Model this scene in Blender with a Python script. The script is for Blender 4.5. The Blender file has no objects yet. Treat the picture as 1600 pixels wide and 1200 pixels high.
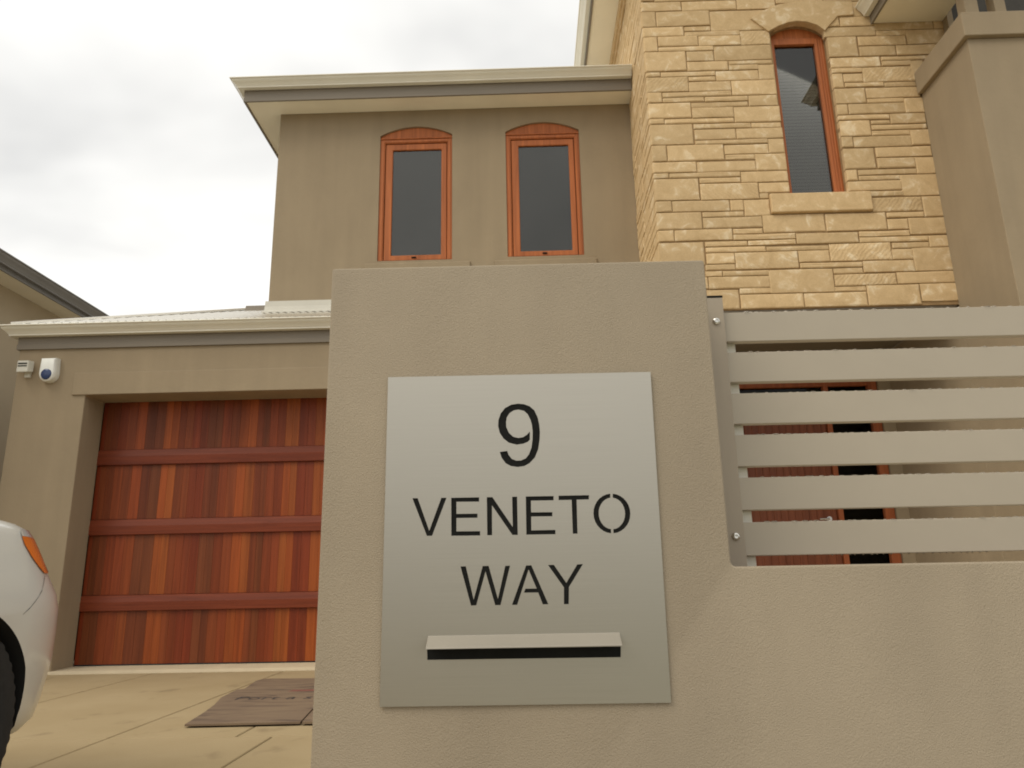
import bpy, bmesh, math, random
from mathutils import Vector, Matrix
from mathutils.geometry import tessellate_polygon

R = math.radians
PI = math.pi
S = bpy.context.scene
COL = S.collection
random.seed(9)

# ------------------------------------------------------------------ camera
YAW_HOUSE, YAW_FENCE = R(-1.0855), R(-0.6227)
CAM_H = 0.72
cam_d = bpy.data.cameras.new('camera')
cam = bpy.data.objects.new('camera', cam_d)
COL.objects.link(cam)
S.camera = cam
cam_d.sensor_width = 36.0
cam_d.lens = 26.379
cam_d.clip_start, cam_d.clip_end = 0.02, 3000
pitch, roll = R(14.449), R(1.1024)
fwd = Vector((0, math.cos(pitch), math.sin(pitch)))
right0 = Vector((1, 0, 0))
down0 = fwd.cross(right0)
cr, sr = math.cos(roll), math.sin(roll)
cright = cr * right0 + sr * down0
cdown = -sr * right0 + cr * down0
m = Matrix.Identity(4)
for i in range(3):
    m[i][0], m[i][1], m[i][2] = cright[i], -cdown[i], -fwd[i]
m.translation = (0, 0, CAM_H)
cam.matrix_world = m
cam_d.dof.use_dof = False

# ------------------------------------------------------------------ sky, sun, exposure
SUN_EL, SUN_AZ = R(48), R(-128)          # azimuth measured from +Y towards +X
W = bpy.data.worlds.new('World')
S.world = W
W.use_nodes = True
nt = W.node_tree
nt.nodes.clear()


def N(tree, typ, **kw):
    n = tree.nodes.new(typ)
    for k, v in kw.items():
        if k.startswith('i_'):
            n.inputs[k[2:].replace('_', ' ')].default_value = v
        else:
            setattr(n, k, v)
    return n


def LK(tree, a, ao, b, bi):
    tree.links.new(a.outputs[ao], b.inputs[bi])


sky = N(nt, 'ShaderNodeTexSky', sky_type='NISHITA', sun_disc=False, sun_elevation=SUN_EL, sun_rotation=SUN_AZ)
bg1 = N(nt, 'ShaderNodeBackground')
bg1.inputs['Strength'].default_value = 0.08
LK(nt, sky, 0, bg1, 'Color')
tc = N(nt, 'ShaderNodeTexCoord')
sep = N(nt, 'ShaderNodeSeparateXYZ')
LK(nt, tc, 'Generated', sep, 0)
zz = N(nt, 'ShaderNodeMath', operation='MAXIMUM'); zz.inputs[1].default_value = 0.0
LK(nt, sep, 'Z', zz, 0)
za = N(nt, 'ShaderNodeMath', operation='ADD'); za.inputs[1].default_value = 0.35
LK(nt, zz, 0, za, 0)
dx = N(nt, 'ShaderNodeMath', operation='DIVIDE'); LK(nt, sep, 'X', dx, 0); LK(nt, za, 0, dx, 1)
dy = N(nt, 'ShaderNodeMath', operation='DIVIDE'); LK(nt, sep, 'Y', dy, 0); LK(nt, za, 0, dy, 1)
cmb = N(nt, 'ShaderNodeCombineXYZ'); LK(nt, dx, 0, cmb, 'X'); LK(nt, dy, 0, cmb, 'Y')
cmb.inputs['Z'].default_value = 23.1
no = N(nt, 'ShaderNodeTexNoise'); no.inputs['Scale'].default_value = 1.7
no.inputs['Detail'].default_value = 4; no.inputs['Roughness'].default_value = 0.48
no.inputs['Distortion'].default_value = 0.4
LK(nt, cmb, 0, no, 'Vector')
rp = N(nt, 'ShaderNodeValToRGB')
rp.color_ramp.elements[0].position = 0.34; rp.color_ramp.elements[0].color = (0.64, 0.635, 0.618, 1)
rp.color_ramp.elements[1].position = 0.60; rp.color_ramp.elements[1].color = (1.0, 0.985, 0.94, 1)
LK(nt, no, 'Fac', rp, 0)
# thin overcast is brighter towards the hidden sun
sv = Vector((math.sin(SUN_AZ) * math.cos(SUN_EL), math.cos(SUN_AZ) * math.cos(SUN_EL), math.sin(SUN_EL)))
dt = N(nt, 'ShaderNodeVectorMath', operation='DOT_PRODUCT'); dt.inputs[1].default_value = sv
LK(nt, tc, 'Generated', dt, 0)
mr = N(nt, 'ShaderNodeMapRange'); mr.inputs['From Min'].default_value = -0.3; mr.inputs['From Max'].default_value = 1.0
mr.inputs['To Min'].default_value = 1.12; mr.inputs['To Max'].default_value = 1.25
LK(nt, dt, 'Value', mr, 'Value')
bg2 = N(nt, 'ShaderNodeBackground')
LK(nt, rp, 0, bg2, 'Color'); LK(nt, mr, 0, bg2, 'Strength')
mx = N(nt, 'ShaderNodeMixShader'); mx.inputs[0].default_value = 0.9
LK(nt, bg1, 0, mx, 1); LK(nt, bg2, 0, mx, 2)
wo = N(nt, 'ShaderNodeOutputWorld'); LK(nt, mx, 0, wo, 'Surface')

sun_d = bpy.data.lights.new('sun', 'SUN')
sun_d.energy, sun_d.angle, sun_d.color = 1.5, R(36), (1.0, 0.93, 0.80)
sun = bpy.data.objects.new('sun', sun_d)
COL.objects.link(sun)
sun.rotation_euler = (-sv).to_track_quat('-Z', 'Y').to_euler()
sun.location = (0, 0, 30)

S.view_settings.view_transform = 'Standard'
S.view_settings.look = 'None'
S.view_settings.gamma = 1.0
S.view_settings.exposure = 0.12
S.view_settings.use_curve_mapping = False
S.render.engine = 'CYCLES'
S.cycles.max_bounces = 8
S.cycles.diffuse_bounces = 4
S.cycles.use_denoising = True
S.cycles.pixel_filter_type = 'BLACKMAN_HARRIS'
S.cycles.filter_width = 1.9


# ------------------------------------------------------------------ helpers
class MB:
    """collects vertices and faces of one mesh"""
    def __init__(self):
        self.v, self.f, self.mi = [], [], []

    def add(self, vs, fs, mi=0):
        o = len(self.v)
        self.v += [tuple(p) for p in vs]
        self.f += [tuple(i + o for i in f) for f in fs]
        self.mi += [mi] * len(fs)
        return self

    def box(self, x0, x1, y0, y1, z0, z1, mi=0):
        return self.add([(x, y, z) for z in (z0, z1) for y in (y0, y1) for x in (x0, x1)],
                        [(0, 2, 3, 1), (4, 5, 7, 6), (0, 1, 5, 4), (2, 6, 7, 3), (0, 4, 6, 2), (1, 3, 7, 5)], mi)

    def ring_loft(self, rings, cap=True, mi=0):
        n = len(rings[0])
        vs = [p for r in rings for p in r]
        fs = []
        for k in range(len(rings) - 1):
            a, b = k * n, (k + 1) * n
            for i in range(n):
                j = (i + 1) % n
                fs.append((a + i, a + j, b + j, b + i))
        if cap:
            fs.append(tuple(range(n))[::-1])
            fs.append(tuple((len(rings) - 1) * n + i for i in range(n)))
        return self.add(vs, fs, mi)

    def extrude_x(self, yz, x0, x1, mi=0):
        return self.ring_loft([[(x0, y, z) for y, z in yz], [(x1, y, z) for y, z in yz]], mi=mi)

    def extrude_y(self, xz, y0, y1, mi=0):
        return self.ring_loft([[(x, y0, z) for x, z in xz], [(x, y1, z) for x, z in xz]], mi=mi)

    def extrude_z(self, xy, z0, z1, mi=0):
        return self.ring_loft([[(x, y, z0) for x, y in xy], [(x, y, z1) for x, y in xy]], mi=mi)

    def plate(self, outer, holes, y0, y1, mi=0):
        """slab in the XZ plane with holes, from y0 (front) to y1"""
        loops = [outer] + list(holes)
        pts = [p for l in loops for p in l]
        tris = tessellate_polygon([[Vector((x, z, 0)) for x, z in l] for l in loops])
        n = len(pts)
        vs = [(x, y0, z) for x, z in pts] + [(x, y1, z) for x, z in pts]
        fs = [tuple(t) for t in tris] + [tuple(i + n for i in t)[::-1] for t in tris]
        o = 0
        for l in loops:
            k = len(l)
            for i in range(k):
                j = (i + 1) % k
                fs.append((o + i, o + j, o + j + n, o + i + n))
            o += k
        return self.add(vs, fs, mi)

    def sweep(self, path, profile, mi=0):
        """profile [(outward, z)] along an XY path; outward is to the right of travel; mitred corners"""
        rings = []
        for i, p in enumerate(path):
            ds = []
            if i > 0:
                ds.append((Vector(p) - Vector(path[i - 1])).normalized())
            if i < len(path) - 1:
                ds.append((Vector(path[i + 1]) - Vector(p)).normalized())
            ns = [Vector((d.y, -d.x)) for d in ds]
            nn = sum(ns, Vector((0, 0)))
            nn = nn / nn.length_squared * (len(ns) if len(ns) == 1 else 2)
            rings.append([(p[0] + nn.x * o, p[1] + nn.y * o, z) for o, z in profile])
        return self.ring_loft(rings, mi=mi)

    def tube(self, p0, p1, r, n=12, mi=0):
        p0, p1 = Vector(p0), Vector(p1)
        q = (p1 - p0).to_track_quat('Z', 'Y')
        rings = [[tuple(p + q @ Vector((r * math.cos(2 * PI * i / n), r * math.sin(2 * PI * i / n), 0))) for i in range(n)] for p in (p0, p1)]
        return self.ring_loft(rings, mi=mi)

    def lathe(self, prof, origin, axis, n=24, mi=0, cap=False):
        q = Vector(axis).to_track_quat('Z', 'Y')
        o = Vector(origin)
        rings = [[tuple(o + q @ Vector((r * math.cos(2 * PI * i / n), r * math.sin(2 * PI * i / n), h))) for i in range(n)] for r, h in prof]
        return self.ring_loft(rings, cap=cap, mi=mi)


def obj(name, mb, mats, parent=None, bevel=0, seg=2, smooth=False, loc=None, fix=True):
    me = bpy.data.meshes.new(name)
    vs = mb.v
    if loc is not None:
        vs = [(a - loc[0], b - loc[1], c - loc[2]) for a, b, c in vs]
    me.from_pydata(vs, [], mb.f)
    if not isinstance(mats, (list, tuple)):
        mats = [mats]
    for mt in mats:
        me.materials.append(mt)
    me.polygons.foreach_set('material_index', mb.mi)
    if fix or bevel:
        bm = bmesh.new()
        bm.from_mesh(me)
        bmesh.ops.remove_doubles(bm, verts=bm.verts, dist=1e-6)
        bmesh.ops.recalc_face_normals(bm, faces=bm.faces)
        if bevel:
            es = [e for e in bm.edges if len(e.link_faces) == 2 and e.calc_face_angle(0) > 0.6]
            bmesh.ops.bevel(bm, geom=es, offset=bevel, segments=seg, affect='EDGES', clamp_overlap=True, profile=0.5)
        bm.to_mesh(me)
        bm.free()
    if smooth:
        me.polygons.foreach_set('use_smooth', [True] * len(me.polygons))
        try:
            me.set_sharp_from_angle(angle=R(smooth if smooth is not True else 40))
        except Exception:
            pass
    o = bpy.data.objects.new(name, me)
    COL.objects.link(o)
    if parent is not None:
        o.parent = parent
    if loc is not None:
        o.location = loc
    return o


def tag(o, label=None, cat=None, group=None, kind=None):
    for k, v in (('label', label), ('category', cat), ('group', group), ('kind', kind)):
        if v:
            o[k] = v
    return o


def empty(name, loc=(0, 0, 0), rz=0.0):
    o = bpy.data.objects.new(name, None)
    o.empty_display_size = 0.2
    COL.objects.link(o)
    o.location = loc
    o.rotation_euler = (0, 0, rz)
    return o


def rotz(x, y, a):
    return (x * math.cos(a) - y * math.sin(a), x * math.sin(a) + y * math.cos(a))


ORG = {}


def thing(name, label, cat, x=0.0, y=0.0, z=0.0, yaw=YAW_HOUSE, group=None, kind=None):
    """an Empty at the base of a thing; its parts are then given in house-frame (or fence-frame) coordinates"""
    wx, wy = rotz(x, y, yaw)
    e = empty(name, (wx, wy, z), yaw)
    tag(e, label, cat, group, kind)
    ORG[e.name] = (x, y, z)
    return e


def part(name, mb, mats, parent, **kw):
    o = ORG[parent.name]
    mb.v = [(a - o[0], b - o[1], c - o[2]) for a, b, c in mb.v]
    own = o
    if kw.get('loc') is not None:
        own = kw['loc']
        kw['loc'] = (own[0] - o[0], own[1] - o[1], own[2] - o[2])
    p = obj(name, mb, mats, parent, **kw)
    ORG[p.name] = own
    return p


# ------------------------------------------------------------------ materials
def mat(name, col, rough=0.8, metal=0.0, spec=0.5):
    mt = bpy.data.materials.new(name)
    mt.use_nodes = True
    b = mt.node_tree.nodes['Principled BSDF']
    b.inputs['Base Color'].default_value = (*col, 1)
    b.inputs['Roughness'].default_value = rough
    b.inputs['Metallic'].default_value = metal
    b.inputs['Specular IOR Level'].default_value = spec
    return mt, mt.node_tree, b


def varied(name, col, rough=0.85, amt=0.12, scale=3.0, detail=6, bump=0.0, bscale=300.0, bdist=0.002, bump2=0.0, b2scale=40.0,
           metal=0.0, spec=0.4, stretch=(1, 1, 1), tint=None, per_obj=0.0, streak=0.0):
    mt, t, b = mat(name, col, rough, metal, spec)
    tcn = N(t, 'ShaderNodeTexCoord')
    gm = N(t, 'ShaderNodeNewGeometry')
    mp = N(t, 'ShaderNodeMapping'); mp.inputs['Scale'].default_value = stretch
    t.links.new(gm.outputs['Position'], mp.inputs[0])
    n1 = N(t, 'ShaderNodeTexNoise'); n1.inputs['Scale'].default_value = scale; n1.inputs['Detail'].default_value = detail
    n1.inputs['Roughness'].default_value = 0.6
    LK(t, mp, 0, n1, 'Vector')
    r1 = N(t, 'ShaderNodeValToRGB')
    lo = tuple(c * (1 - amt) for c in col)
    hi = tuple(min(1, c * (1 + amt)) for c in (tint or col))
    r1.color_ramp.elements[0].position = 0.3; r1.color_ramp.elements[0].color = (*lo, 1)
    r1.color_ramp.elements[1].position = 0.7; r1.color_ramp.elements[1].color = (*hi, 1)
    LK(t, n1, 'Fac', r1, 0)
    src = (r1, 0)
    if per_obj:
        oi = N(t, 'ShaderNodeObjectInfo')
        mrn = N(t, 'ShaderNodeMapRange'); mrn.inputs['To Min'].default_value = 1 - per_obj; mrn.inputs['To Max'].default_value = 1 + per_obj
        LK(t, oi, 'Random', mrn, 'Value')
        mxn = N(t, 'ShaderNodeVectorMath', operation='MULTIPLY')
        LK(t, r1, 0, mxn, 0); LK(t, mrn, 0, mxn, 1)
        src = (mxn, 0)
    if streak:      # faint vertical rain streaks and cloudy trowel patches
        acc = src
        for sc_, lo_, hi_ in (((7, 7, 0.5), 1 - streak, 1 + 0.5 * streak), ((2.2, 2.2, 1.6), 1 - 0.7 * streak, 1 + 0.7 * streak)):
            ms = N(t, 'ShaderNodeMapping'); ms.inputs['Scale'].default_value = sc_
            t.links.new(gm.outputs['Position'], ms.inputs[0])
            ns = N(t, 'ShaderNodeTexNoise'); ns.inputs['Scale'].default_value = 1.0; ns.inputs['Detail'].default_value = 6
            ns.inputs['Distortion'].default_value = 0.3
            LK(t, ms, 0, ns, 'Vector')
            mq = N(t, 'ShaderNodeMapRange'); mq.inputs['From Min'].default_value = 0.3; mq.inputs['From Max'].default_value = 0.7
            mq.inputs['To Min'].default_value = lo_; mq.inputs['To Max'].default_value = hi_
            LK(t, ns, 'Fac', mq, 'Value')
            mv = N(t, 'ShaderNodeVectorMath', operation='MULTIPLY')
            LK(t, acc[0], acc[1], mv, 0); LK(t, mq, 0, mv, 1)
            acc = (mv, 0)
        src = acc
    LK(t, src[0], src[1], b, 'Base Color')
    h = None
    if bump:
        n2 = N(t, 'ShaderNodeTexNoise'); n2.inputs['Scale'].default_value = bscale; n2.inputs['Detail'].default_value = 3
        LK(t, mp, 0, n2, 'Vector')
        bp = N(t, 'ShaderNodeBump'); bp.inputs['Strength'].default_value = bump; bp.inputs['Distance'].default_value = bdist
        LK(t, n2, 'Fac', bp, 'Height')
        LK(t, bp, 0, b, 'Normal')
        h = bp
    if bump2:
        n3 = N(t, 'ShaderNodeTexNoise'); n3.inputs['Scale'].default_value = b2scale; n3.inputs['Detail'].default_value = 4
        LK(t, mp, 0, n3, 'Vector')
        bp2 = N(t, 'ShaderNodeBump'); bp2.inputs['Strength'].default_value = bump2; bp2.inputs['Distance'].default_value = bdist * 3
        LK(t, n3, 'Fac', bp2, 'Height')
        if h:
            LK(t, h, 0, bp2, 'Normal')
        LK(t, bp2, 0, b, 'Normal')
    return mt


M = {}
M['render_house'] = varied('painted_render', (0.312, 0.244, 0.157), 0.9, 0.045, 1.1, streak=0.06, bump=0.5, bscale=160, bdist=0.003, bump2=0.25, b2scale=14)
M['render_fence'] = varied('textured_render', (0.325, 0.267, 0.190), 0.88, 0.05, 5.0, streak=0.07, bump=0.65, bscale=480, bdist=0.0022, bump2=0.035, b2scale=90)
M['render_neighbour'] = varied('neighbour_render', (0.42, 0.345, 0.24), 0.9, 0.06, 1.5, bump=0.3, bscale=150)
M['gutter'] = varied('cream_steel', (0.77, 0.735, 0.625), 0.35, 0.05, 2.0, spec=0.5)
M['fascia'] = varied('brown_grey_fascia', (0.20, 0.17, 0.13), 0.55, 0.10, 2.0, stretch=(0.3, 1, 6))
M['soffit'] = varied('soffit_board', (0.86, 0.80, 0.65), 0.7, 0.04, 2.0)
M['dark_gutter'] = varied('charcoal_steel', (0.19, 0.183, 0.175), 0.4, 0.1, 2.0)
M['roof_steel'] = varied('pale_roof_steel', (0.66, 0.62, 0.53), 0.22, 0.05, 3.0, spec=0.6, metal=0.45)
M['mortar'] = varied('ochre_mortar', (0.31, 0.20, 0.095), 0.95, 0.2, 20, bump=0.6, bscale=200)
M['slat'] = varied('beige_powdercoat', (0.39, 0.34, 0.265), 0.45, 0.03, 6.0, bump=0.08, bscale=500, bdist=0.0005, spec=0.4)
M['channel'] = varied('grey_beige_aluminium', (0.34, 0.285, 0.215), 0.42, 0.04, 6.0, stretch=(8, 1, 1))
M['balcony_dark'] = varied('unlit_recess_dark', (0.055, 0.05, 0.042), 0.8, 0.15, 8)  # recess shade under the balcony roof, put into the colour
M['dark'] = mat('dark_void', (0.012, 0.012, 0.011), 0.9)[0]
M['black'] = varied('black_backing', (0.012, 0.012, 0.011), 0.8, 0.2, 30, spec=0.1)
M['bolt'] = mat('zinc_bolt', (0.62, 0.60, 0.55), 0.25, 1.0)[0]
M['rubber'] = varied('tyre_rubber', (0.018, 0.018, 0.018), 0.85, 0.2, 40)
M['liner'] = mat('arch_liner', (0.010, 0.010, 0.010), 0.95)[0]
M['steel_wheel'] = mat('wheel_alloy', (0.45, 0.45, 0.46), 0.35, 0.9)[0]
M['white_plastic'] = varied('white_plastic', (0.74, 0.74, 0.69), 0.45, 0.03, 20)
M['aged_plastic'] = varied('aged_plastic', (0.60, 0.58, 0.50), 0.5, 0.06, 20)
M['chrome'] = mat('brushed_handle', (0.7, 0.7, 0.7), 0.25, 1.0)[0]
M['concrete_pale'] = varied('pale_concrete', (0.55, 0.46, 0.31), 0.85, 0.08, 6, bump=0.3, bscale=120)
M['threshold'] = M['concrete_pale']
M['asphalt'] = varied('asphalt', (0.05, 0.05, 0.05), 0.9, 0.2, 30, bump=0.5, bscale=120)
M['ground'] = varied('sandy_ground', (0.30, 0.25, 0.17), 0.95, 0.2, 0.6)
M['lawn'] = varied('lawn_green', (0.10, 0.15, 0.04), 0.95, 0.4, 4, bump=0.8, bscale=60, bdist=0.02)
M['footpath'] = varied('footpath_concrete', (0.46, 0.42, 0.34), 0.9, 0.12, 3, bump=0.3, bscale=150)
M['blind'] = varied('grey_blind', (0.22, 0.212, 0.195), 0.7, 0.05, 5)
M['blind_pale'] = varied('pale_blind', (0.50, 0.485, 0.45), 0.7, 0.05, 5)
M['unlit_dark'] = mat('dark_interior', (0.03, 0.028, 0.025), 0.9)[0]  # near black stands for unlit rooms and shaded gaps

# siren lens, amber lens, car paint
mt, t, b = mat('blue_lens', (0.03, 0.05, 0.13), 0.15); M['blue'] = mt
mt, t, b = mat('amber_lens', (0.85, 0.22, 0.03), 0.15); b.inputs['Coat Weight'].default_value = 0.8; M['amber'] = mt
mt, t, b = mat('clear_lens', (0.62, 0.62, 0.60), 0.08); b.inputs['Coat Weight'].default_value = 1.0; M['lens'] = mt
M['paint'] = varied('white_car_paint', (0.58, 0.575, 0.53), 0.30, 0.02, 1.5)
pb = M['paint'].node_tree.nodes['Principled BSDF']
pb.inputs['Coat Weight'].default_value = 0.6; pb.inputs['Coat Roughness'].default_value = 0.08
M['car_glass'] = mat('tinted_glass', (0.02, 0.022, 0.022), 0.04)[0]


def timber(name, base, use_obj=True, rough=0.42, axis='Z'):
    """stained timber; tone of each board from its object colour"""
    mt, t, b = mat(name, base, rough, spec=0.22)
    gm = N(t, 'ShaderNodeNewGeometry')
    mp = N(t, 'ShaderNodeMapping')
    mp.inputs['Scale'].default_value = (26, 26, 0.9) if axis == 'Z' else (0.9, 26, 26)
    t.links.new(gm.outputs['Position'], mp.inputs[0])
    oi = N(t, 'ShaderNodeObjectInfo')
    off = N(t, 'ShaderNodeVectorMath', operation='ADD')
    sc = N(t, 'ShaderNodeMath', operation='MULTIPLY'); sc.inputs[1].default_value = 40
    LK(t, oi, 'Random', sc, 0); LK(t, mp, 0, off, 0); LK(t, sc, 0, off, 1)
    n1 = N(t, 'ShaderNodeTexNoise'); n1.inputs['Scale'].default_value = 1.0; n1.inputs['Detail'].default_value = 6
    n1.inputs['Roughness'].default_value = 0.65; n1.inputs['Distortion'].default_value = 0.6
    LK(t, off, 0, n1, 'Vector')
    r1 = N(t, 'ShaderNodeValToRGB')
    r1.color_ramp.elements[0].position = 0.28; r1.color_ramp.elements[0].color = (0.66, 0.62, 0.60, 1)
    r1.color_ramp.elements[1].position = 0.66; r1.color_ramp.elements[1].color = (1.12, 1.10, 1.05, 1)
    LK(t, n1, 'Fac', r1, 0)
    mu = N(t, 'ShaderNodeVectorMath', operation='MULTIPLY')
    if use_obj:
        LK(t, oi, 'Color', mu, 0)
    else:
        mu.inputs[0].default_value = base
    LK(t, r1, 0, mu, 1)
    LK(t, mu, 0, b, 'Base Color')
    bp = N(t, 'ShaderNodeBump'); bp.inputs['Strength'].default_value = 0.15; bp.inputs['Distance'].default_value = 0.002
    LK(t, n1, 'Fac', bp, 'Height'); LK(t, bp, 0, b, 'Normal')
    return mt


M['cedar'] = timber('stained_cedar', (0.3, 0.08, 0.03))
M['cedar_rail'] = timber('stained_cedar_rail', (0.20, 0.055, 0.030), axis='X')
M['frame_timber'] = timber('orange_window_timber', (0.43, 0.138, 0.046), use_obj=False)
M['entry_frame'] = timber('entry_frame_timber', (0.33, 0.10, 0.04), use_obj=False)
M['door_timber'] = timber('front_door_timber', (0.19, 0.06, 0.028), use_obj=False)


def stone_mat(name, chisel):
    mt, t, b = mat(name, (0.5, 0.37, 0.21), 0.92, spec=0.2)
    gm = N(t, 'ShaderNodeNewGeometry')
    oi = N(t, 'ShaderNodeObjectInfo')
    sc = N(t, 'ShaderNodeMath', operation='MULTIPLY'); sc.inputs[1].default_value = 30
    LK(t, oi, 'Random', sc, 0)
    ad = N(t, 'ShaderNodeVectorMath', operation='ADD')
    LK(t, gm, 'Position', ad, 0); LK(t, sc, 0, ad, 1)
    n1 = N(t, 'ShaderNodeTexNoise'); n1.inputs['Scale'].default_value = 7.5; n1.inputs['Detail'].default_value = 8
    n1.inputs['Roughness'].default_value = 0.62; n1.inputs['Distortion'].default_value = 0.8
    LK(t, ad, 0, n1, 'Vector')
    r1 = N(t, 'ShaderNodeValToRGB')
    cr_ = r1.color_ramp
    cr_.elements[0].position = 0.30; cr_.elements[0].color = (0.52, 0.365, 0.19, 1)
    cr_.elements[1].position = 0.72; cr_.elements[1].color = (0.76, 0.63, 0.43, 1)
    e = cr_.elements.new(0.55); e.color = (0.60, 0.435, 0.24, 1)
    LK(t, n1, 'Fac', r1, 0)
    n2 = N(t, 'ShaderNodeTexNoise'); n2.inputs['Scale'].default_value = 90; n2.inputs['Detail'].default_value = 4
    LK(t, ad, 0, n2, 'Vector')
    mr1 = N(t, 'ShaderNodeMapRange'); mr1.inputs['To Min'].default_value = 0.86; mr1.inputs['To Max'].default_value = 1.14
    LK(t, n2, 'Fac', mr1, 'Value')
    mr2 = N(t, 'ShaderNodeMapRange'); mr2.inputs['To Min'].default_value = 0.90; mr2.inputs['To Max'].default_value = 1.10
    LK(t, oi, 'Random', mr2, 'Value')
    m1 = N(t, 'ShaderNodeMath', operation='MULTIPLY'); LK(t, mr1, 0, m1, 0); LK(t, mr2, 0, m1, 1)
    mu = N(t, 'ShaderNodeVectorMath', operation='MULTIPLY'); LK(t, r1, 0, mu, 0); LK(t, m1, 0, mu, 1)
    LK(t, mu, 0, b, 'Base Color')
    bp = N(t, 'ShaderNodeBump'); bp.inputs['Strength'].default_value = 0.45; bp.inputs['Distance'].default_value = 0.003
    LK(t, n2, 'Fac', bp, 'Height')
    bp1 = N(t, 'ShaderNodeBump'); bp1.inputs['Strength'].default_value = 0.35; bp1.inputs['Distance'].default_value = 0.008
    LK(t, n1, 'Fac', bp1, 'Height'); LK(t, bp, 0, bp1, 'Normal')
    last = bp1
    if chisel:
        mp = N(t, 'ShaderNodeMapping'); mp.inputs['Rotation'].default_value = (0, R(38 if chisel == 1 else -40), 0)
        LK(t, ad, 0, mp, 0)
        wv = N(t, 'ShaderNodeTexWave', bands_direction='X'); wv.inputs['Scale'].default_value = 9
        wv.inputs['Distortion'].default_value = 7.0; wv.inputs['Detail'].default_value = 4; wv.inputs['Detail Scale'].default_value = 1.2
        LK(t, mp, 0, wv, 'Vector')
        bp3 = N(t, 'ShaderNodeBump'); bp3.inputs['Strength'].default_value = 0.28; bp3.inputs['Distance'].default_value = 0.006
        LK(t, wv, 'Fac', bp3, 'Height'); LK(t, last, 0, bp3, 'Normal')
        last = bp3
    LK(t, last, 0, b, 'Normal')
    return mt


M['stone'] = stone_mat('sandstone', 0)
M['stone_chisel'] = stone_mat('chiselled_sandstone', 1)
M['stone_chisel_b'] = stone_mat('chiselled_sandstone_left', 2)


def glass_mat(name, tint, ior=1.52):
    mt = bpy.data.materials.new(name)
    mt.use_nodes = True
    t = mt.node_tree
    t.nodes.clear()
    fr = N(t, 'ShaderNodeFresnel'); fr.inputs['IOR'].default_value = ior
    tr = N(t, 'ShaderNodeBsdfTransparent'); tr.inputs['Color'].default_value = (*tint, 1)
    gl = N(t, 'ShaderNodeBsdfGlossy'); gl.inputs['Roughness'].default_value = 0.015; gl.inputs['Color'].default_value = (1, 0.99, 0.96, 1)
    mxs = N(t, 'ShaderNodeMixShader')
    LK(t, fr, 0, mxs, 0); LK(t, tr, 0, mxs, 1); LK(t, gl, 0, mxs, 2)
    o = N(t, 'ShaderNodeOutputMaterial'); LK(t, mxs, 0, o, 'Surface')
    return mt


M['glass'] = glass_mat('window_glass', (0.62, 0.62, 0.60), 1.55)
M['glass_dark'] = glass_mat('dark_glass', (0.25, 0.26, 0.26), 1.25)


def brushed():
    mt, t, b = mat('brushed_stainless', (0.5, 0.46, 0.39), 0.40, 1.0)
    tcn = N(t, 'ShaderNodeTexCoord')
    mp = N(t, 'ShaderNodeMapping'); mp.inputs['Scale'].default_value = (6, 1, 900)
    LK(t, tcn, 'Object', mp, 0)
    n1 = N(t, 'ShaderNodeTexNoise'); n1.inputs['Scale'].default_value = 1.0; n1.inputs['Detail'].default_value = 4
    LK(t, mp, 0, n1, 'Vector')
    r1 = N(t, 'ShaderNodeMapRange'); r1.inputs['To Min'].default_value = 0.42; r1.inputs['To Max'].default_value = 0.49
    LK(t, n1, 'Fac', r1, 'Value'); LK(t, r1, 0, b, 'Roughness')
    r2 = N(t, 'ShaderNodeValToRGB')
    r2.color_ramp.elements[0].position = 0.3; r2.color_ramp.elements[0].color = (0.445, 0.415, 0.355, 1)
    r2.color_ramp.elements[1].position = 0.7; r2.color_ramp.elements[1].color = (0.475, 0.445, 0.382, 1)
    LK(t, n1, 'Fac', r2, 0); LK(t, r2, 0, b, 'Base Color')
    bp = N(t, 'ShaderNodeBump'); bp.inputs['Strength'].default_value = 0.015; bp.inputs['Distance'].default_value = 0.0005
    LK(t, n1, 'Fac', bp, 'Height'); LK(t, bp, 0, b, 'Normal')
    b.inputs['Anisotropic'].default_value = 0.6
    return mt


M['steel'] = brushed()
M['flashing'] = varied('grey_cream_flashing', (0.56, 0.535, 0.46), 0.4, 0.05, 4)
M['hood'] = varied('satin_steel', (0.33, 0.30, 0.25), 0.42, 0.03, 8, metal=0.35)


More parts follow.
